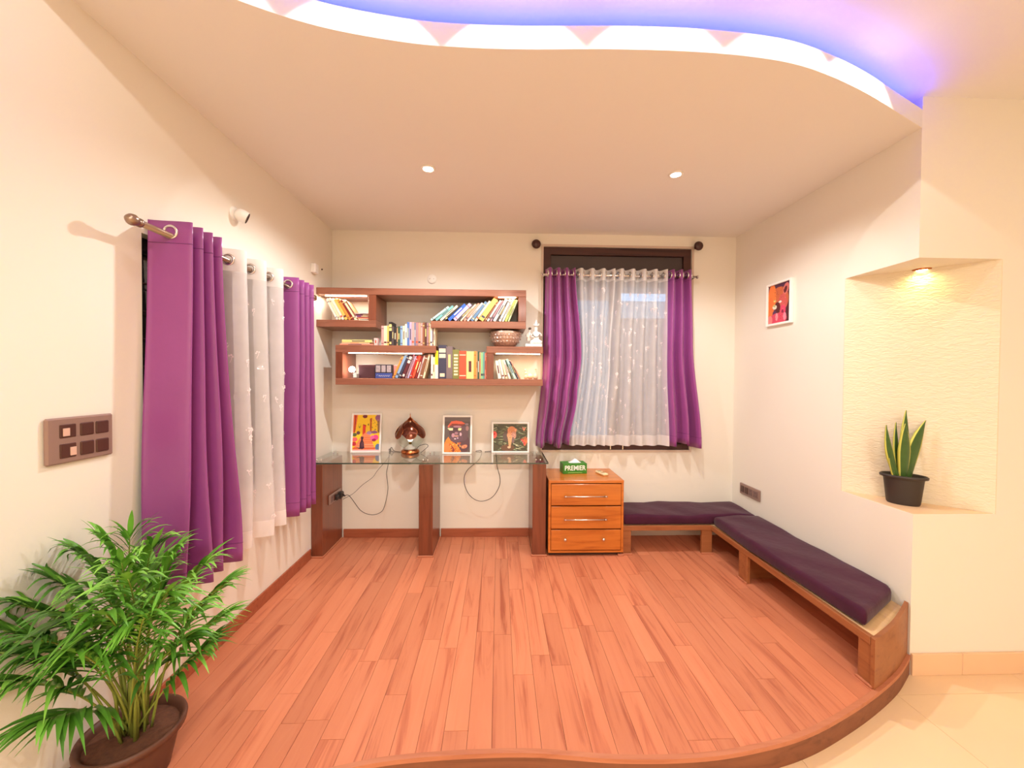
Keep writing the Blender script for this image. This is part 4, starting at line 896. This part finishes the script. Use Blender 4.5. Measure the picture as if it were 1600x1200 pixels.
def desk_picture(name, px0, px1, py0, py1, yb, lean, art, label, yaw=0):
    b = at((px0+px1)/2, py1, 'z', DZ+.001); yb = min(b.y, 3.375); b = at((px0+px1)/2, py1, 'y', yb)
    wd = at(px1, py1, 'y', yb).x-at(px0, py1, 'y', yb).x; ht = (at(px0, py0, 'y', yb+.04).z-DZ)
    t = thing(name, (b.x, yb, DZ), label, 'framed print', 'framed prints on the glass desk')
    M = Matrix.Translation((b.x, yb, DZ+.0006)) @ Matrix.Rotation(R(yaw), 4, 'Z') @ Matrix.Rotation(R(-lean), 4, 'X')
    fw_ = .013; f = MB()
    for (x0, x1, z0, z1) in [(-wd/2, -wd/2+fw_, 0, ht), (wd/2-fw_, wd/2, 0, ht), (-wd/2+fw_, wd/2-fw_, ht-fw_, ht), (-wd/2+fw_, wd/2-fw_, 0, fw_)]:
        f.bbox(x0, x1, 0, .018, z0, z1, .002, 0, M)
    f.build('frame', FRAMEW, t)
    MB().box(-wd/2+fw_, wd/2-fw_, .006, .015, fw_, ht-fw_, 0, M).build('mount', FRAMEW, t)
    mg = .006
    art.mesh('print', lambda u, v: M @ Vector((-wd/2+fw_+mg*.4+(wd-2*fw_-mg*.8)*u, .0052, ht-fw_-mg*.4-(ht-2*fw_-mg*.8)*v)), t)
    MB().box(-.02, .02, 0, .003, 0, ht*.75, 0, M @ Matrix.Translation((0, .018, ht*.25*0+.0)) @ Matrix.Rotation(R(-4), 4, 'X')).build('stand', mat('frame_back', lin(120, 92, 70), .8), t)
desk_picture('picture_frame', 547, 594, 645, 706, 3.36, 9, art_cat(), 'white framed print of a dark cat sitting on street steps, on the glass desk', 2)
desk_picture('picture_frame', 690.5, 737, 648.5, 709.5, 3.30, 9, art_ape(), 'white framed print of an ape in red cap and glasses, on the glass desk')
desk_picture('picture_frame', 768, 827, 659, 706.5, 3.34, 9, art_leopard(), 'white framed landscape print of a leopard among leaves, on the glass desk')
# picture on the bench wall
q = [at(1197, 447.5, 'x', XR-.018), at(1237, 432, 'x', XR-.018), at(1198, 511, 'x', XR-.018), at(1236, 503.5, 'x', XR-.018)]
y1_, y0_ = (q[0].y+q[2].y)/2, (q[1].y+q[3].y)/2; z1_, z0_ = (q[0].z+q[1].z)/2, (q[2].z+q[3].z)/2
t = thing('picture_frame', (XR, (y0_+y1_)/2, z0_), 'white framed orange and pink print of a leopard face above the bench', 'framed print')
f = MB(); fw_ = .016
for (a, b_, c_, d_) in [(y0_, y0_+fw_, z0_, z1_), (y1_-fw_, y1_, z0_, z1_), (y0_+fw_, y1_-fw_, z1_-fw_, z1_), (y0_+fw_, y1_-fw_, z0_, z0_+fw_)]:
    f.bbox(XR-.024, XR, a, b_, c_, d_, .002)
f.build('frame', FRAMEW, t); MB().box(XR-.012, XR-.001, y0_+fw_, y1_-fw_, z0_+fw_, z1_-fw_).build('mount', FRAMEW, t)
art_face().mesh('print', lambda u, v: Vector((XR-.0126, y1_-fw_-(y1_-y0_-2*fw_)*u, z1_-fw_-(z1_-z0_-2*fw_)*v)), t)

# ------------------------------------------------------------------ table lamp with copper petal shade
c = at(641, 708, 'z', DZ); lx, ly = c.x, c.y
tl = thing('table_lamp', (lx, ly, DZ), 'table lamp with smoky copper petal shade between the cat and ape prints', 'lamp')
U = .00545
MB().lathe([(.0001, 0), (13.5*U, .0005), (14.2*U, .012), (13.5*U, .026), (11*U, .033), (5*U, .036), (.0001, .036)], (lx, ly, DZ), 32).build('base', BRASS, tl)
MB().lathe([(.0001, .036), (9*U, .037), (8*U, .05), (4*U, .062), (2.2*U, .075), (.0001, .075)], (lx, ly, DZ), 24).build('collar', mat('lamp_white', (.9, .86, .8), .3), tl)
MB().lathe([(2*U, .075), (2.2*U, .09), (2*U, .10)], (lx, ly, DZ), 16).build('socket', mat('olive_brass', lin(120, 100, 40), .3, .8), tl)
MB().lathe([(.0001, .095), (2.2*U, .10), (4.4*U, .118), (4.8*U, .13), (3.8*U, .146), (.0001, .155)], (lx, ly, DZ), 20).build('bulb', mat('warm_bulb', (1, .93, .82), emit=2.5), tl)
MB().lathe([(9*U, .045), (15*U, .065), (20*U, .10), (22*U, .15), (21*U, .18)], (lx, ly, DZ), 36).build('globe', GLASS, tl)
for k in range(6):
    pm = MB(); vs = []; n_, m_ = 10, 8; t0 = k*math.pi/3
    for i in range(n_+1):
        v = i/n_
        for j in range(m_+1):
            u = j/m_-.5; wdt = 1.45*math.sin(min(1, v*1.3)*math.pi/2)*(1-.55*max(0, v-.72)/.28)+.06
            th = t0+u*wdt+v*.75; ph_ = v*1.42; rad = 22.5*U*math.sin(ph_)**.82+.001+.003*(u+.5); zz_ = .152+(1-v)**.9*.135+.003*(u+.5)-.020*(1-(2*u)**2)*v**3
            vs.append((lx+rad*math.cos(th), ly+rad*math.sin(th), DZ+zz_))
    pm.add(vs, [(i*(m_+1)+j, i*(m_+1)+j+1, (i+1)*(m_+1)+j+1, (i+1)*(m_+1)+j) for i in range(n_) for j in range(m_)], 0, True)
    # copper rim along the petal's edge
    o = pm.build('shade_petal', AMBER2 if 'AMBER2' in globals() else mat('smoky_copper', lin(112, 60, 44), .14, .75, noise=.4, nscale=25), tl)
    ed = [vs[i*(m_+1)+m_] for i in range(n_+1)]+[vs[n_*(m_+1)+j] for j in range(m_-1, -1, -1)]
    MB().tube(ed, .0022, 6).build('petal_rim', BRASS, o)
MB().lathe([(6*U, .272), (4*U, .29), (1.5*U, .302), (.8*U, .306), (.5*U, .33), (.0001, .345)], (lx, ly, DZ), 16).build('finial', BRASS, tl)

# ------------------------------------------------------------------ drawer cabinet
KX0, KX1, KY0, KZ = .392, .984, 3.055, .600
dc = thing('drawer_cabinet', (.69, 3.25, 0), 'honey wood cabinet with three drawers between the desk and the bench', 'drawer cabinet')
f = MB(); f.bbox(KX0, KX1, KY0-.006, 3.455, KZ-.022, KZ, .002); f.build('top', OAK, dc)
f = MB(); f.box(KX0, KX0+.018, KY0, 3.455, .03, KZ-.022); f.box(KX1-.018, KX1, KY0, 3.455, .03, KZ-.022); f.box(KX0+.018, KX1-.018, 3.44, 3.455, .03, KZ-.022); f.box(KX0+.018, KX1-.018, KY0, 3.44, .03, .045)
f.build('carcass', OAK, dc)
f = MB(); f.box(KX0+.01, KX1-.01, KY0+.03, 3.44, 0, .03); f.build('plinth', mat('plinth_dark', lin(60, 34, 24), .7), dc)
MB().bbox(KX1-.04, KX1+.004, KY0-.006, KY0+.02, 0, .014, .003).build('bead', BEADW, dc)
dz = [(.402, .572), (.218, .396), (.050, .212)]
for k, (z0, z1) in enumerate(dz):
    d = MB().bbox(KX0+.021, KX1-.021, KY0-.004, KY0+.016, z0+.002, z1-.002, .002).build('drawer', OAK, dc)
    zc_ = (z0+z1)/2-.0
    if k < 2:
        xa, xb = at(884, 772, 'y', KY0-.03).x, at(947, 772, 'y', KY0-.03).x; zc_ = z0+(z1-z0)*.45
        h = MB(); h.tube([(xa-.012, KY0-.03, zc_), (xb+.012, KY0-.03, zc_)], .0055, 10)
        for x in (xa, xb): h.tube([(x, KY0-.03, zc_), (x, KY0-.003, zc_)], .0045, 8).lathe([(.0065, -.004), (.0085, -.003), (.0085, .003), (.0065, .004)], (x, KY0-.03, zc_), 12, 0, Matrix.Rotation(R(90), 3, 'Y'))
        h.build('handle', STEEL, d)
    else:
        for px in (883, 943):
            x = at(px, 848, 'y', KY0-.02).x
            MB().lathe([(.005, 0), (.005, .012), (.011, .016), (.013, .022), (.010, .028), (.0001, .030)], (x, KY0-.004, zc_+.01), 16, 0, Matrix.Rotation(R(90), 3, 'X')).build('knob', STEEL, d)
# tissue box
c = at(895, 741, 'z', KZ+.001)
S1 = at(880, 741, 'z', KZ); S2 = at(917, 740, 'z', KZ)
tb = thing('tissue_box', (c.x, c.y+.03, KZ), 'green tissue box with white lettering on top of the drawer cabinet', 'tissue box')
M = Matrix.Translation((S1.x, S1.y, KZ+.0006)) @ Matrix.Rotation(math.atan2(S2.y-S1.y, S2.x-S1.x), 4, 'Z')
wd, ht, dp_ = (S2-S1).length, at(881, 725, 'y', S1.y).z-KZ, .11
GREEN = mat('green_card', lin(56, 132, 40), .45, noise=.25, nscale=12)
MB().bbox(0, wd, 0, dp_, 0, ht, .0015, 0, M).build('box', GREEN, tb)
ts = MB(); vs = []
for i in range(9):
    for j in range(7):
        u, v = i/8, j/6; vs.append(M @ Vector((wd*(.30+.5*u), dp_*(.25+.5*v), ht+.001+.022*math.sin(u*math.pi)*math.sin(v*math.pi)*(1+.5*math.sin(9*u+5*v)))))
ts.add(vs, [(i*7+j, (i+1)*7+j, (i+1)*7+j+1, i*7+j+1) for i in range(8) for j in range(6)], 0, True).build('tissue', FRAMEW, tb)
g = M @ Vector((wd/2, -.0006, ht*.55)); rz_ = M.to_euler().z
o = textmesh('lettering', 'PREMIER', ht*.66, g, (R(90), 0, rz_), mat('white_ink2', (.9, .95, .9), .5), tb)
bpy.context.view_layer.update(); o.scale = (wd*.88/max(.01, o.dimensions.x), 1, 1)
MB().box(wd*.2, wd*.8, -.0006, .0003, ht*.10, ht*.14, 0, M).build('small_print', mat('pale_green_ink', lin(170, 210, 120), .5), tb)
# remote control
c = at(940, 739, 'z', KZ+.01); rm = thing('remote_control', (c.x, c.y, KZ), 'cream remote control lying beside the green tissue box', 'remote control')
Mr = Matrix.Translation((c.x, c.y, KZ+.0006)) @ Matrix.Rotation(R(18), 4, 'Z')
MB().bbox(-.024, .024, -.065, .065, 0, .018, .005, 0, Mr).build('body', mat('cream_plastic', lin(236, 214, 170), .4), rm)
MB().bbox(-.016, .016, .02, .05, .0178, .019, .0004, 0, Mr).build('display', mat('lcd', lin(150, 150, 120), .2), rm)
for k in range(6):
    MB().bbox(-.017+.013*(k % 3), -.009+.013*(k % 3), -.01-.02*(k//3), .0-.02*(k//3), .0178, .0205, .001, 0, Mr).build('button', mat('button_tan', lin(180, 140, 100), .5), rm)

# ------------------------------------------------------------------ corner bench
bn = thing('corner_bench', (1.6, 2.9, 0), 'low L-shaped wooden bench along the shelf wall and the niche wall', 'bench')
BZ = .229; BT = .038; bxi = 1.70; byi = 3.078
MB().bbox(KX1+.006, XR-.002, byi+.02, D-.002, BZ-.022, BZ-.002, .002).build('seat_board', PLY, bn)
MB().bbox(bxi+.02, XR-.002, 2.0, byi+.02, BZ-.022, BZ-.002, .002).build('seat_board', PLY, bn)
MB().bbox(KX1+.006, bxi+.004, byi, byi+.020, BZ-BT, BZ, .002).build('front_rail', BENCH, bn)
MB().bbox(bxi-.004, bxi+.020, 1.724, byi-.001, BZ-BT, BZ, .002).build('front_rail', BENCHY, bn)
for (x0, x1, y0, y1, nm) in [(KX1+.006, 1.055, byi+.004, byi+.03, 'a'), (1.628, bxi+.01, byi+.004, byi+.03, 'b'), (bxi, bxi+.022, 2.62, 2.715, 'c')]:
    MB().bbox(x0, x1, y0, y1, 0, BZ-BT, .002).build('post', BENCH, bn)
    if nm != 'c': MB().bbox(x0-(.008 if nm == 'b' else 0), x1+.008, y0-.012, y0, 0, .012, .003).build('bead', BEADW, bn)
    else: MB().bbox(x0-.012, x0, y0-.008, y1+.008, 0, .012, .003).build('bead', BEADW, bn)
MB().bbox(bxi+.022, XR-.01, 2.69, 2.71, 0, BZ-BT, .002).build('divider', BENCH, bn)
MB().bbox(bxi+.002, bxi+.02, 1.724, 1.79, 0, BZ-BT, .002).build('post', BENCHY, bn)
MB().bbox(bxi-.010, bxi+.002, 1.71, 1.795, 0, .012, .003).build('bead', BEADW, bn)
# curved end panel following the platform edge
ep = [p for p in PE if p.x > 1.70]; ep = [Vector((1.696, ey(1.696), 0))]+ep
n_ = len(ep); vs = []
for i, p in enumerate(ep):
    t_ = i/(n_-1); zt_ = BZ+.0+.0*t_+.035*t_**1.5
    for (dy, z) in [(.012, -.0), (.012, zt_), (.032, zt_), (.032, -.0)]: vs.append((min(p.x, XR-.002), p.y+dy, z))
em = MB(); em.add(vs, [(i*4+j, i*4+(j+1) % 4, (i+1)*4+(j+1) % 4, (i+1)*4+j) for i in range(n_-1) for j in range(4)]+[(0, 1, 2, 3), ((n_-1)*4+3, (n_-1)*4+2, (n_-1)*4+1, (n_-1)*4)])
em.build('end_panel', BENCH, bn)
# seat board's end under the cushion
MB().prism([(bxi+.02, 1.80)]+[(min(p.x, XR-.003), p.y+.033) for p in ep if p.x > bxi+.02]+[(XR-.003, 2.0), (bxi+.02, 2.0)], BZ-.024, BZ-.0025).build('seat_end', PLY, bn)
def cushion(name, poly, z0, z1, label, seed):
    """soft cushion over a plan polygon"""
    cx = sum(p[0] for p in poly)/len(poly); cy = sum(p[1] for p in poly)/len(poly)
    bm = bmesh.new(); vb = [bm.verts.new((x, y, z0)) for x, y in poly]; vt = [bm.verts.new((x, y, z1)) for x, y in poly]; n = len(poly)
    bm.faces.new(vb[::-1]); bm.faces.new(vt)
    for i in range(n): bm.faces.new((vb[i], vb[(i+1) % n], vt[(i+1) % n], vt[i]))
    bmesh.ops.recalc_face_normals(bm, faces=bm.faces)
    bmesh.ops.bevel(bm, geom=bm.edges[:], offset=.028, segments=4, profile=.55, affect='EDGES')
    bmesh.ops.triangulate(bm, faces=bm.faces[:])
    bmesh.ops.subdivide_edges(bm, edges=[e for e in bm.edges if e.calc_length() > .12], cuts=3, use_grid_fill=True)
    bmesh.ops.subdivide_edges(bm, edges=[e for e in bm.edges if e.calc_length() > .07], cuts=1, use_grid_fill=True)
    r_ = random.Random(seed); ph = [r_.uniform(0, 6) for _ in range(4)]
    for v in bm.verts:
        if v.co.z > (z0+z1)/2:
            v.co.z += .006*math.sin(v.co.x*9+ph[0])*math.sin(v.co.y*8+ph[1])+.003*math.sin(v.co.x*23+v.co.y*17+ph[2])
        v.co -= Vector((cx, cy, z0))
    me = bpy.data.meshes.new(name); bm.to_mesh(me); bm.free(); me.materials.append(VELV)
    for p in me.polygons: p.use_smooth = True
    o = bpy.data.objects.new(name, me); C.objects.link(o); o.location = (cx, cy, z0)
    tag(o, label, 'cushion', 'aubergine bench cushions'); return o
zc = BZ+.0015
cushion('bench_cushion', [(KX1+.012, byi+.006), (bxi+.0, byi+.006), (bxi+.06, byi+.012), (XR-.012, byi+.012), (XR-.012, D-.008), (KX1+.012, D-.008)], zc, zc+.078, 'dark aubergine velvet cushion on the bench part under the window', 1)
cushion('bench_cushion', [(bxi+.022, 1.775), (XR-.03, 1.985), (XR-.012, 2.02), (XR-.012, byi-.0), (bxi+.012, byi-.0), (bxi-.006, 2.6)], zc, zc+.080, 'long aubergine velvet cushion on the bench part below the niche wall', 2)

# ------------------------------------------------------------------ ceiling lights
for px, py, lab in [(669, 263, 'round recessed ceiling light above the bookshelf side'), (1056, 272, 'round recessed ceiling light above the window side')]:
    c = at(px, py, 'z', ZC); t = thing('ceiling_light', (c.x, c.y, ZC), lab, 'ceiling light', 'recessed lights in the dropped ceiling')
    MB().lathe([(.0001, -.004), (.030, -.004)], (c.x, c.y, ZC), 24).build('lens', LAMP, t)
    MB().lathe([(.030, -.0045), (.034, -.008), (.042, -.006), (.044, 0), (.030, -.0005)], (c.x, c.y, ZC), 24).build('ring', WHITEP, t)
    spot('downlight', (c.x, c.y, ZC-.012), 62 if px < 800 else 44, 155, .5, (1, .975, .94), .03)
c = at(1440, 421, 'z', NZ1); t = thing('niche_light', (c.x, c.y, NZ1), 'round warm light in the top of the corner niche', 'ceiling light')
MB().lathe([(.0001, -.012), (.024, -.010), (.028, -.004)], (c.x, c.y, NZ1), 24).build('lens', mat('niche_glow', (1, .88, .42), emit=12), t)
MB().lathe([(.028, -.005), (.032, -.008), (.040, -.006), (.042, 0)], (c.x, c.y, NZ1), 24).build('ring', BRASS, t)
spot('niche_lamp', (c.x, c.y, NZ1-.016), 20, 174, .9, (1, .92, .32), .03)

# ------------------------------------------------------------------ snake plant in the niche
c = at(1410, 786, 'z', NZ0+.002); SZ = NZ0+.002
pc = Vector((at(1411, 780, 'y', 2.085).x, 2.085, SZ))
sp_ = thing('snake_plant', pc, 'snake plant with yellow-edged leaves in a dark oval pot in the niche', 'plant')
k_ = (pc.y)/F   # metres per photograph pixel at the pot
prof = [(.0001, .0), (25*k_, .0), (26*k_, .004), (27*k_, .010), (32*k_, 40*k_), (33*k_, 42*k_), (38*k_, 43*k_), (38.5*k_, 46*k_), (36*k_, 47.5*k_), (33.5*k_, 46*k_), (31*k_, 40*k_), (.0001, 39*k_)]
rotp = Matrix.Rotation(math.atan2(nd.y, nd.x), 3, 'Z')
MB().lathe(prof, pc, 36, 0, rotp, .76, .52).build('pot', BLACK, sp_)
MB().lathe([(.0001, 41*k_), (15*k_, 41.5*k_), (30.5*k_, 40.5*k_)], pc, 24, 0, rotp, .76, .52).build('soil', SOIL, sp_)
LG = mat('snake_green', lin(60, 96, 42), .45, noise=.35, nscale=22); nt = LG.node_tree
LY = mat('snake_yellow', lin(206, 206, 96), .5)
def blade(base, tip, wid, bend, facing):
    base, tip = Vector(base), Vector(tip); n = 12; ax = (tip-base); side = Vector(facing).cross(ax).normalized(); nr = ax.cross(side).normalized(); mb = MB(); vs = []
    for i in range(n+1):
        v = i/n; p = base+ax*v+side*bend*math.sin(v*math.pi)
        wv = wid*(.55+.45*math.sin(min(1, v*1.7)*math.pi/2))*(1 if v < .45 else max(.01, 1-((v-.45)/.55)**1.9))
        for (s_1, dz_) in [(-1, .008), (-.78, .0045), (0, -.003), (.78, .0045), (1, .008)]: vs.append(p+side*wv*s_1-nr*dz_*(1-v*.5))
        for (s_1, dz_) in [(.7, .000), (0, -.006), (-.7, .000)]: vs.append(p+side*wv*s_1-nr*dz_*(1-v*.5))
    for i in range(n):
        for j in range(8):
            mb.f.append((i*8+j, i*8+(j+1) % 8, (i+1)*8+(j+1) % 8, (i+1)*8+j)); mb.m.append(1 if j in (0, 3, 4, 7) else 0); mb.sm.append(True)
    mb.v = [tuple(v) for v in vs]; mb.build('leaf', [LG, LY], sp_)
zs = SZ+38*k_
def bl(px0, tx, ty, wpx, dy, bend=0):
    b_ = at(px0, 740, 'y', pc.y+dy*.4); t_ = at(tx, ty, 'y', pc.y+dy); blade((b_.x, pc.y+dy*.4, zs), t_, wpx*k_, bend*k_, (0, -1, 0))
bl(1412, 1415, 662, 11.5, -.035, -1); bl(1419, 1446.5, 657, 12, -.01, 4); bl(1413, 1416, 641, 9, .02, 0); bl(1405, 1385, 664, 7, -.02, 4); bl(1407, 1400, 660, 5.5, .01, 2); bl(1400, 1390, 716, 3, -.02, 0); bl(1417, 1432, 672, 7, .03, 2)

# ------------------------------------------------------------------ palm in the front corner
PX, PY = -1.268, 1.40
PZ = .165
pm = thing('potted_palm', (PX, PY, 0), 'bushy green parlour palm in a brown pot in front of the side wall', 'plant')
prof = [(.0001, 0), (.095, 0), (.10, .006), (.125, .12), (.130, .145), (.146, .148), (.149, .165), (.146, .173), (.138, .172), (.130, .16), (.124, .14)]
MB().lathe(prof, (PX, PY, 0), 40).build('pot', mat('brown_pot', lin(92, 56, 42), .5, noise=.12, nscale=12), pm)
MB().lathe([(.0001, .150), (.06, .152), (.1268, .146)], (PX, PY, 0), 28).build('soil', SOIL, pm)
PG = [mat('palm_green_%d' % k, lin(*c_), .42, noise=.22, nscale=14, spec=.5) for k, c_ in enumerate([(88, 146, 48), (112, 176, 62), (70, 122, 42), (134, 194, 78)])]
PSTEM = mat('palm_stem', lin(134, 148, 62), .5, noise=.15, nscale=20)
rp = random.Random(11)
def leaflet(p, d, L_, wd_, droop, frond, m):
    d = d.normalized(); side = d.cross(Vector((0, 0, 1)));
    if side.length < .05: side = Vector((1, 0, 0))
    side.normalize(); n = 6; vs = []
    for i in range(n+1):
        v = i/n; q_ = p+d*L_*v+Vector((0, 0, -droop*L_*v*v)); wv = wd_*[.35, .85, 1, .9, .7, .4, .03][i]
        up = Vector((0, 0, 1))*wv*.35
        a_, b_, c_ = q_-side*wv+up, q_, q_+side*wv+up
        for s_ in (a_, b_, c_):
            if s_.x < XL+.006: s_.x = XL+.006+.0
            if s_.z < .02: s_.z = .02
        vs += [a_, b_, c_]
    mb = MB(); mb.add(vs, [(i*3+j, i*3+j+1, (i+1)*3+j+1, (i+1)*3+j) for i in range(n) for j in range(2)], 0, True)
    return mb.build('leaflet', m, frond)
def frond(base, tip, lift, scale=1.0, n=13, mi=None):
    base, tip = Vector(base), Vector(tip); mid = base*.45+tip*.55; mid.z = max(base.z, tip.z)*.6+lift
    mid.x = base.x*.6+tip.x*.4; mid.y = base.y*.6+tip.y*.4
    P = [(1-t_)**2*base+2*t_*(1-t_)*mid+t_*t_*tip for t_ in [i/16 for i in range(17)]]
    for q_ in P: q_.x = max(q_.x, XL+.012)
    fo_ = MB().tube(P, [.0045-.0032*i/16 for i in range(17)], 6).build('frond', PSTEM, pm)
    m = PG[rp.randrange(4)] if mi is None else PG[mi]
    for i in range(n):
        t_ = .48+.52*i/(n-1); k = min(15, int(t_*16)); p = P[k].lerp(P[min(16, k+1)], t_*16-k); ax = (P[min(16, k+1)]-P[max(0, k-1)]).normalized()
        sd = ax.cross(Vector((0, 0, 1)));
        sd = sd.normalized() if sd.length > .05 else Vector((1, 0, 0))
        L_ = scale*(.235*(1-abs((i/(n-1))-.4)*.8))*rp.uniform(.8, 1.12)
        for s_ in (-1, 1):
            d = ax*rp.uniform(.75, 1.0)+sd*s_*rp.uniform(.5, .8)*(1-.45*i/n)+Vector((0, 0, rp.uniform(.05, .40)))
            leaflet(p, d, L_, rp.uniform(.0055, .0085)*scale, rp.uniform(.3, .75), fo_, m if rp.random() < .75 else PG[rp.randrange(4)])
        if i == n-1: leaflet(p, ax, L_, .008*scale, .2, fo_, m)
tips = [(203, 838, -1.26, .34, 1), (165, 850, -1.32, .30, 1), (238, 858, -1.20, .30, 3), (275, 862, -1.14, .26, 1), (318, 884, -1.07, .22, 3), (350, 915, -1.02, .17, 1), (345, 965, -1.00, .12, 1), (320, 1010, -1.04, .06, 0),
        (125, 866, -1.35, .27, 0), (80, 905, -1.38, .22, 2), (30, 945, -1.39, .2, 2), (5, 985, -1.39, .17, 0), (0, 1020, -1.38, .14, 2), (30, 1065, -1.32, .11, 0), (75, 1125, -1.22, .10, 0),
        (140, 915, -1.10, .22, 0), (200, 905, -.98, .2, 1), (262, 925, -.96, .17, 1), (305, 950, -.98, .15, 3), (100, 960, -1.12, .18, 2), (165, 960, -1.02, .16, 0), (225, 965, -.97, .14, 1), (285, 1000, -1.02, .10, 0), (245, 890, -1.24, .26, 3), (190, 880, -1.18, .26, 3), (60, 1000, -1.22, .15, 2), (120, 1020, -1.14, .12, 0)]
for k, (px, py, X, lf, mi) in enumerate(tips):
    tp = at(px, py, 'x', X); a_ = rp.uniform(0, 6.28); r_ = rp.uniform(.01, .055)
    frond((PX+r_*math.cos(a_), PY+r_*math.sin(a_)+.01, .150), tp, lf*.8, 1.15 if k % 3 else 1.0, 17, mi)
for k in range(9):
    a_ = rp.uniform(0, 6.28); r_ = rp.uniform(.01, .05); b_ = Vector((PX+r_*math.cos(a_), PY+r_*math.sin(a_), .15))
    MB().tube([b_, b_+Vector((.01*math.cos(a_), .01*math.sin(a_), .15)), b_+Vector((.04*math.cos(a_), .04*math.sin(a_), .33))], [.006, .0045, .003], 7).build('stem', PSTEM, pm)
